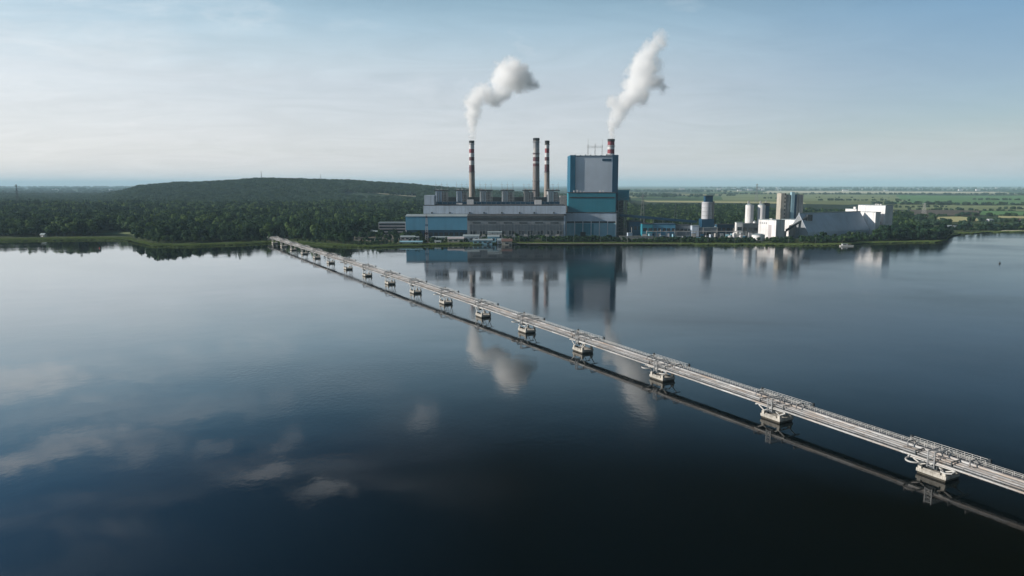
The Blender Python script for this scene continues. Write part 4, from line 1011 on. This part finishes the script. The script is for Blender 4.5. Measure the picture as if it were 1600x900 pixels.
def proto(kind, seed, leaf):
    key = (kind, seed, leaf)
    if key not in protoc:
        c_ = crown_mesh('crown', seed, kind).build('crown', leaf); t_ = trunk_mesh(seed, kind).build('trunk', 'trunk')
        cm, tm = c_.data, t_.data; bpy.data.objects.remove(c_); bpy.data.objects.remove(t_); protoc[key] = (cm, tm)
    return protoc[key]
def plant(name, x, y, s, kind, seed, leaf, label, cat, group, zs=1.0):
    cm, tm = proto(kind, seed, leaf)
    r = thing(name, (x, y, ground_z(x, y) - .1), label, cat, group, random.uniform(0, 6.28)); r.scale = (s, s, s * zs)
    c_ = bpy.data.objects.new('crown', cm); t_ = bpy.data.objects.new('trunk', tm)
    for o_ in (t_, c_): col.objects.link(o_); o_.parent = r
    return r
plant('tree', X(424, 1025), 1025, 1.0, 'broad', 1, 'leaf', 'round dark tree just left of where the bridge lands', 'tree', None, .85)
plant('tree', X(1395, 1250), 1250, 1.0, 'broad', 2, 'leaf', 'round tree beside the tall white warehouse', 'tree', None)
plant('tree', X(663, 1050), 1050, .55, 'pine', 3, 'leaf_dark', 'dark pointed tree beside the slender mast', 'tree', None)
CL = [  # (u0, u1, d0, d1 behind shore, n, size, kinds, leaf, label, group)
    (78, 150, 55, 90, 20, 1.4, 'broad', 'leaf_light', 'leafy tree in the row behind the left meadow', 'trees behind the left meadow'),
    (0, 66, 60, 95, 16, 1.1, 'broad', 'leaf', 'dark tree at the wood edge left of the small white hut', 'trees left of the small white hut'),
    (212, 395, 26, 66, 38, .72, 'broad', 'leaf', 'dark tree along the wooded left shore before the bridge', 'trees along the wooded left shore'),
    (505, 548, 22, 70, 20, .95, 'broad', 'leaf', 'tree of the dense shore grove right of the bridge end', 'shore grove right of the bridge end'),
    (578, 598, 100, 125, 8, .85, 'broad', 'leaf', 'tree of the clump in front of the office block', 'clump before the office block'),
    (550, 660, 8, 40, 20, .4, 'shrub2', 'leaf', 'bush on the bank between the grove and the slender mast', 'bushes on the bank left of the mast'),
    (640, 800, 34, 78, 22, .40, 'broad', 'leaf_dark', 'small dark tree between the shore sheds before the hall', 'trees between the shore sheds'),
    (800, 960, 24, 52, 38, .62, 'broad', 'leaf_dark', 'dark tree in the belt between shore and hall', 'low tree belt before hall and tower'),
    (966, 1290, 24, 55, 37, .5, 'broad', 'leaf_dark', 'low dark tree in the belt before the right-hand works', 'low tree belt before the right-hand works'),
    (1270, 1372, 40, 110, 24, .62, 'broad', 'leaf_dark', 'dark tree before the very long store', 'trees before the very long store'),
    (1310, 1345, 8, 30, 9, .75, 'broad', 'leaf', 'tree of the small shore clump by the white barge', 'shore clump by the white barge'),
    (1368, 1474, 16, 130, 46, 1.25, 'broad', 'leaf_dark', 'dark tree on the wooded promontory at right', 'trees on the promontory'),
    (1480, 1600, 14, 50, 18, .6, 'broad', 'leaf_dark', 'tree along the far right shore', 'trees along the far right shore')]
for ci, (u0, u1, d0, d1, n, s, kd, leaf, lab, grp) in enumerate(CL):
    made = []
    for k in range(n):
        u = u0 + (u1 - u0) * (k + random.random()) / n; y = shoreD(u) + random.uniform(d0, d1)
        lf = leaf if random.random() < .8 else random.choice(('leaf', 'leaf_light'))
        if kd == 'shrub2': q = plant('bush', X(u, y), y, random.uniform(.7, 1.4), 'shrub', k % 3, lf, lab, 'bush', grp)
        else: q = plant('tree', X(u, y), y, s * random.uniform(.72, 1.2), 'broad', 10 + k % 6, lf, lab, 'tree', grp, random.uniform(.85, 1.12))
        made.append((q, u))
    noun = made[0][0]['category']; where = grp
    made[0][0]['label'] = 'leftmost %s of the %s' % (noun, where); made[-1][0]['label'] = 'rightmost %s of the %s' % (noun, where)
    big = max(made[1:-1], key=lambda t_: t_[0].scale.z)[0]; big['label'] = 'tallest %s of the %s' % (noun, where)

# woods as one mass: instances on points
pc = bpy.data.collections.new('wood_sources')
def src(kind, seed, leaf, both=True):
    mb = crown_mesh('c', seed, kind); o_ = mb.build(kind + '_source', leaf)
    col.objects.unlink(o_); pc.objects.link(o_); return o_
def wood(name, pts, kinds):
    c_ = bpy.data.collections.new(name + '_sources')
    for k, (kind, seed, leaf) in enumerate(kinds):
        o_ = crown_mesh('c', seed, kind).build('%s_%02d' % (kind, k), leaf); col.objects.unlink(o_); c_.objects.link(o_)
    me = bpy.data.meshes.new(name); me.from_pydata([p[:3] for p in pts], [], [])
    at_ = me.attributes.new('sz', 'FLOAT', 'POINT'); at_.data.foreach_set('value', [p[3] for p in pts])
    ai = me.attributes.new('ix', 'INT', 'POINT'); ai.data.foreach_set('value', [p[4] % len(kinds) for p in pts])
    ar = me.attributes.new('rz', 'FLOAT', 'POINT'); ar.data.foreach_set('value', [random.uniform(0, 6.28) for p in pts])
    o_ = bpy.data.objects.new(name, me); col.objects.link(o_); o_['kind'] = 'stuff'
    ng = bpy.data.node_groups.new(name, 'GeometryNodeTree')
    ng.interface.new_socket('Geometry', in_out='INPUT', socket_type='NodeSocketGeometry'); ng.interface.new_socket('Geometry', in_out='OUTPUT', socket_type='NodeSocketGeometry')
    N = ng.nodes.new; gi = N('NodeGroupInput'); go = N('NodeGroupOutput'); ip = N('GeometryNodeInstanceOnPoints'); ci_ = N('GeometryNodeCollectionInfo')
    ci_.inputs['Collection'].default_value = c_; ci_.inputs['Separate Children'].default_value = True; ci_.inputs['Reset Children'].default_value = True
    def attr(nm, ty): a = N('GeometryNodeInputNamedAttribute'); a.data_type = ty; a.inputs['Name'].default_value = nm; return a.outputs['Attribute']
    ip.inputs['Pick Instance'].default_value = True
    lk = ng.links.new
    lk(gi.outputs[0], ip.inputs['Points']); lk(ci_.outputs[0], ip.inputs['Instance']); lk(attr('ix', 'INT'), ip.inputs['Instance Index'])
    cx_ = N('ShaderNodeCombineXYZ'); lk(attr('rz', 'FLOAT'), cx_.inputs[2]); e2 = N('FunctionNodeEulerToRotation'); lk(cx_.outputs[0], e2.inputs[0]); lk(e2.outputs[0], ip.inputs['Rotation'])
    lk(attr('sz', 'FLOAT'), ip.inputs['Scale']); lk(ip.outputs[0], go.inputs[0])
    md = o_.modifiers.new('instances', 'NODES'); md.node_group = ng
    return o_
# where the left wood starts behind the shore
EDGE = [(-200, 75), (66, 75), (70, 62), (150, 60), (155, 150), (208, 150), (212, 48), (395, 50), (400, 60), (440, 75), (470, 60), (505, 60), (560, 170), (600, 210), (640, 260), (700, 300)]
near = []; mid = []
y = 980
while y < 2300:
    stp = 9.2 * (1 + (y - 980) / 3000)
    xa_ = X(-60, y); xb_ = X(690, y); x = xa_
    while x < xb_:
        px_ = x + random.uniform(-.48, .48) * stp; py = y + random.uniform(-.48, .48) * stp
        u = U(px_, py); d = py - shoreD(u)
        if d > lerp_tab(EDGE, u) and (u < 640 or py > 1250) and noise.noise((px_ * .012, py * .012, 9)) > -.62:
            near.append((px_, py, ground_z(px_, py) - .3, stp / 8.0 * random.choice((.55, .75, .9, 1.0, 1.1, 1.35)) * (1 + .22 * noise.noise((px_ * .008, py * .008, 4))), int(random.random() * 6) if noise.noise((px_ * .006, py * .006, 1)) > -.1 else 4 + int(random.random() * 4)))
        x += stp
    y += stp
# right wood behind the works
y = 1290
while y < 2420:
    stp = 8.5 * (1 + (y - 1290) / 2400)
    x = X(870 if y < 1900 else 700, y)
    while x < X(1425, y):
        px_ = x + random.uniform(-.48, .48) * stp; py = y + random.uniform(-.48, .48) * stp; u = U(px_, py)
        lim = 2420 if u < 1180 else 2100 - (u - 1180) * 1.2
        if py < lim and noise.noise((px_ * .01, py * .01, 19)) > -.5 and not (1195 < u < 1300 and py < 1350):
            near.append((px_, py, ground_z(px_, py) - .3, stp / 8.5 * random.uniform(.55, 1.0), int(random.random() * 6)))
        x += stp
    y += stp
for k in range(1500):
    u = random.uniform(805, 1478); s_ = shoreD(u); d = random.uniform(22, 58) if u < 1180 else (random.uniform(20, 75) if u < 1368 else random.uniform(16, 120))
    if noise.noise((u * .045, 7.7, 0)) < -.28 and u < 1250: continue
    x = X(u, s_ + d); near.append((x, s_ + d, ground_z(x, s_ + d) - .3, random.uniform(.22, .46) * (1.25 if u > 1250 else 1) * (1.9 if u > 1375 else 1), random.choice((0, 1, 2, 3, 4, 4))))
for k in range(420):
    u = random.uniform(400, 800); s_ = shoreD(u); d = random.uniform(14, 95); x = X(u, s_ + d)
    if noise.noise((u * .06, d * .05, 2)) < -.05 or 425 < u < 445: continue
    near.append((x, s_ + d, ground_z(x, s_ + d) - .3, random.uniform(.2, .5), random.choice((0, 1, 2, 3, 4, 7))))
for k in range(700):
    u = random.uniform(500, 660); y_ = random.uniform(1040, 1250); x = X(u, y_)
    if y_ > 1110 and u > 588 or noise.noise((x * .03, y_ * .03, 2)) < .0 or abs(y_ - 1130) < 14: continue
    near.append((x, y_, ground_z(x, y_) - .3, random.uniform(.4, .9), random.choice((0, 1, 2, 3, 7))))
wood('woodland', near, [('broad', 21, 'leaf'), ('broad', 22, 'leaf'), ('broad', 23, 'leaf'), ('broad', 24, 'leaf_dark'), ('broad', 25, 'leaf_dark'), ('pine', 26, 'leaf_dark'), ('pine', 27, 'leaf_dark'), ('broad', 28, 'leaf_light')])
y = 2250
while y < 5200:
    stp = 20 * (1 + (y - 2250) / 4200); x = X(-60, y)
    while x < X(980, y):
        px_ = x + random.uniform(-.45, .45) * stp; py = y + random.uniform(-.45, .45) * stp; u = U(px_, py)
        if not (535 < u < 655 and 2930 < py < 3130) and not (py > 4000 and hill(u, py) < 3 and u > 250): mid.append((px_, py, ground_z(px_, py) - .5, stp / 20 * random.uniform(.75, 1.1), int(random.random() * 4)))
        x += stp
    y += stp
def belt(uvs, wdt, step, s):
    for (p, q) in zip(uvs, uvs[1:]):
        a = gnd(*p, 2); c_ = gnd(*q, 2); L_ = (c_ - a).length; n = max(2, int(L_ / step))
        for k in range(n):
            if random.random() < .12: continue
            r_ = a.lerp(c_, (k + random.random()) / n); yy = r_.y + random.uniform(-wdt, wdt)
            mid.append((r_.x, yy, 1.4, s * random.uniform(.6, 1.25), int(random.random() * 4)))
belt([(1125, 303.5), (1400, 304), (1640, 304.6)], 60, 14, 1.0); belt([(1360, 319.4), (1640, 320.6)], 14, 9, .75); belt([(1380, 316.6), (1500, 317)], 12, 22, .6)
belt([(1520, 312.5), (1640, 313.6)], 10, 14, .7); belt([(1420, 327.8), (1640, 331)], 8, 13, .6); belt([(1375, 325), (1480, 324)], 14, 16, .6); belt([(1560, 327), (1640, 327.6)], 8, 10, .6)
belt([(1500, 337), (1640, 339)], 10, 9, .62); belt([(1515, 346), (1640, 348)], 16, 6, .6); belt([(1505, 354), (1640, 356)], 12, 5, .6); belt([(1480, 359), (1640, 359)], 10, 5, .5)
belt([(1190, 310.5), (1230, 311)], 20, 20, .8); belt([(1265, 313.5), (1420, 314)], 14, 16, .7); belt([(1262, 309), (1400, 310)], 12, 50, .5); belt([(1400, 350), (1500, 352)], 26, 4, .7); belt([(1420, 344), (1470, 345)], 20, 6, .8)
belt([(1440, 337), (1500, 338)], 14, 8, .5); belt([(1030, 307), (1150, 306)], 100, 22, 1.1); belt([(1130, 297), (1640, 298)], 500, 14, 1.6); belt([(1100, 294.4), (1640, 295)], 900, 26, 2.2); belt([(960, 299), (1130, 300)], 900, 12, 1.6)
belt([(-80, 301), (300, 301)], 1200, 7, 1.5); belt([(-80, 297), (320, 297)], 2200, 8, 2.2); belt([(-80, 294), (330, 294)], 3000, 12, 3.0)
belt([(960, 306), (1060, 306)], 700, 6, 1.2)
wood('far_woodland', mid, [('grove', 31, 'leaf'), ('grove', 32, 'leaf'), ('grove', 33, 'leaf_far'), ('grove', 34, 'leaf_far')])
# reeds and bank grass
rp = []
for k in range(15000):
    u = random.uniform(-20, 1620); s = shoreD(u); q = random.random()
    dmax = 26 if u < 400 else (16 if u < 800 else 14)
    if 212 < u < 395: dmax = 20
    y = s + .8 + dmax * q ** 1.3; rp.append((X(u, y), y, ground_z(X(u, y), y) - .1, random.uniform(.6, 1.15) * (.75 if u > 790 else 1), k % 3))
def reed_src(seed):
    rnd = random.Random(seed); mb = MB()
    for _ in range(46):
        a = Vector((rnd.uniform(-1.3, 1.3), rnd.uniform(-1.3, 1.3), 0)); h_ = rnd.uniform(.8, 1.9); d = Vector((rnd.uniform(-.3, .3), rnd.uniform(-.3, .3), h_)); t_ = rnd.uniform(0, 3.14); s_ = Vector((math.cos(t_), math.sin(t_), 0)) * .16
        mb.add([a - s_, a + s_, a + d], [(0, 1, 2)])
    return mb
_cm = crown_mesh
def crown_mesh(name, seed, kind): return reed_src(seed) if kind == 'reedtuft' else _cm(name, seed, kind)
wood('reeds', rp, [('reedtuft', 1, 'reed'), ('reedtuft', 2, 'reed'), ('reedtuft', 3, 'reed')])

# ================================================================ SMALL THINGS ON THE WATER
p = gnd(155.5, 388); r = thing('buoy', (p.x, p.y, 0), 'small red buoy on the bright water by the left shore', 'buoy')
MB().lathe([(.4, -.3), (.7, .1), (.7, .6), (.2, 1.1), (.1, 1.8)], 0, 0, 14).build('float', 'orange', r)
p = gnd(1562, 412); r = thing('buoy', (p.x, p.y, 0), 'small dark buoy alone on the right-hand water', 'buoy')
MB().lathe([(.4, -.3), (.9, .1), (.9, .8), (.3, 1.6), (.15, 2.4)], 0, 0, 14).build('float', 'darksteel', r)
p = gnd(1320, 384.5); r = thing('barge', (p.x, p.y - 5, 0), 'white flat barge moored by the small shore clump', 'barge', None, R(-3))
MB().prism([(-8, -.5), (7.5, -.5), (8.6, 1.4), (-8.6, 1.4)], 'y', -2.4, 2.4).build('hull', 'hull', r); bx(r, 'deck_house', 'white', -6, 1, -1.6, 1.6, 1.403, 3.4); bx(r, 'roof', 'roof_pale', -6.4, 1.4, -1.9, 1.9, 3.403, 3.6)
bx(r, 'window', 'glass', -5, -1, -1.68, -1.603, 2.1, 3.0)
p = gnd(1480, 377.5); r = thing('jetty', (p.x, p.y - 2, 0), 'short dark jetty at the tip of the promontory', 'jetty'); bx(r, 'deck', 'darksteel', -5, 5, -1, 1, .6, .85)
for sx in (-4.5, 0, 4.5): MB().tube((sx, -.9, -1), (sx, -.9, 1.1), .15, 6).build('post', 'trunk', r)

# ================================================================ SMOKE
def plume(name, D, puffs, label, dens, seed):
    C = []
    for (u, v, rp_, wgt) in puffs:
        p = at(u, v, D); k = (p - Vector((0, 0, CAMH))).length / FPX; rr = rp_ * k
        rr *= 1.22 if rp_ < 14 else 1.08; C.append((Vector((p.x, D + random.Random(u * 7 + v).uniform(-.3, .3) * rr, p.z)), rr, wgt))
    bm = bmesh.new()
    for (c_, rr, wgt) in C: bmesh.ops.create_icosphere(bm, subdivisions=2, radius=rr * 1.42 + 1.5, matrix=Matrix.Translation(c_))
    me = bpy.data.meshes.new(name); bm.to_mesh(me); bm.free()
    o_ = bpy.data.objects.new(name, me); col.objects.link(o_); tag(o_, label, 'smoke')
    rm = o_.modifiers.new('remesh', 'REMESH'); rm.mode = 'VOXEL'; rm.voxel_size = 2.5
    m = bpy.data.materials.new(name + '_vapour'); m.use_nodes = True; t = NT(m.node_tree)
    for x in list(t.nt.nodes): t.nt.nodes.remove(x)
    mo = t.n('ShaderNodeOutputMaterial'); pv = t.n('ShaderNodeVolumePrincipled'); geo = t.n('ShaderNodeNewGeometry'); pos = geo.outputs['Position']
    nz = t.n('ShaderNodeTexNoise'); t.l(pos, nz.inputs['Vector']); nz.inputs['Scale'].default_value = .045; nz.inputs['Detail'].default_value = 4; nz.inputs['Roughness'].default_value = .6
    wp = t.vm('ADD', pos, t.vm('MULTIPLY', t.vm('SUBTRACT', nz.outputs['Color'], (.5, .5, .5)), (22, 22, 22)))
    f = None
    for (c_, rr, wgt) in C:
        g = t.m('MULTIPLY_ADD', t.vm('DISTANCE', wp, tuple(c_)), -wgt / rr, wgt * 1.0)
        f = g if f is None else t.m('MAXIMUM', f, g)
    n2 = t.noise(pos, .095 if seed else .10, 7, .66)
    f = t.m('ADD', f, t.m('MULTIPLY', t.m('SUBTRACT', n2, .5), 1.9))
    dn = t.m('MULTIPLY', t.rng(f, -.10, .60, 0, 1), dens)
    t.l(dn, pv.inputs['Density']); pv.inputs['Color'].default_value = (.995, .995, .998, 1); pv.inputs['Anisotropy'].default_value = .1
    t.l(pv.outputs[0], mo.inputs['Volume']); me.materials.append(m)
    try: m.cycles.volume_step_rate = .25
    except Exception: pass
    return o_
plume('smoke', 1340, [(737, 214, 5, 1), (738, 204, 6.5, 1), (738, 193, 8, 1), (738, 181, 9.5, 1), (739, 169, 10.5, 1), (743, 157, 12, 1), (750, 146, 12, 1), (761, 150, 11, 1), (773, 153, 11, 1), (784, 146, 12, 1), (784, 128, 15, 1),
      (795, 120, 22, 1), (808, 122, 21, 1), (800, 106, 13, 1), (788, 112, 12, 1), (822, 128, 12, 1), (834, 134, 8, .8), (776, 141, 9, .8), (760, 140, 8, .6),  (815, 110, 11, 1)], 'white smoke plume bending right from the leftmost chimney', .11, 0)
plume('smoke', 1235, [(956, 212, 5, 1), (958, 203, 6.5, 1), (961, 193, 8.5, 1), (964, 182, 10, 1), (966, 170, 11, 1), (956, 160, 8, .9), (976, 162, 13, 1), (988, 150, 16, 1), (1001, 146, 14, 1), (991, 134, 16, 1), (1004, 128, 18, 1),
      (998, 114, 17, 1), (1010, 110, 17, 1), (1006, 96, 16, 1), (1014, 84, 14, 1), (1020, 72, 11, .8), (1024, 128, 11, .7), (1036, 137, 7, .45), (1030, 64, 10, .55), (1024, 100, 9, .4)], 'white smoke plume leaning right from the chimney behind the big tower', .11, 1)
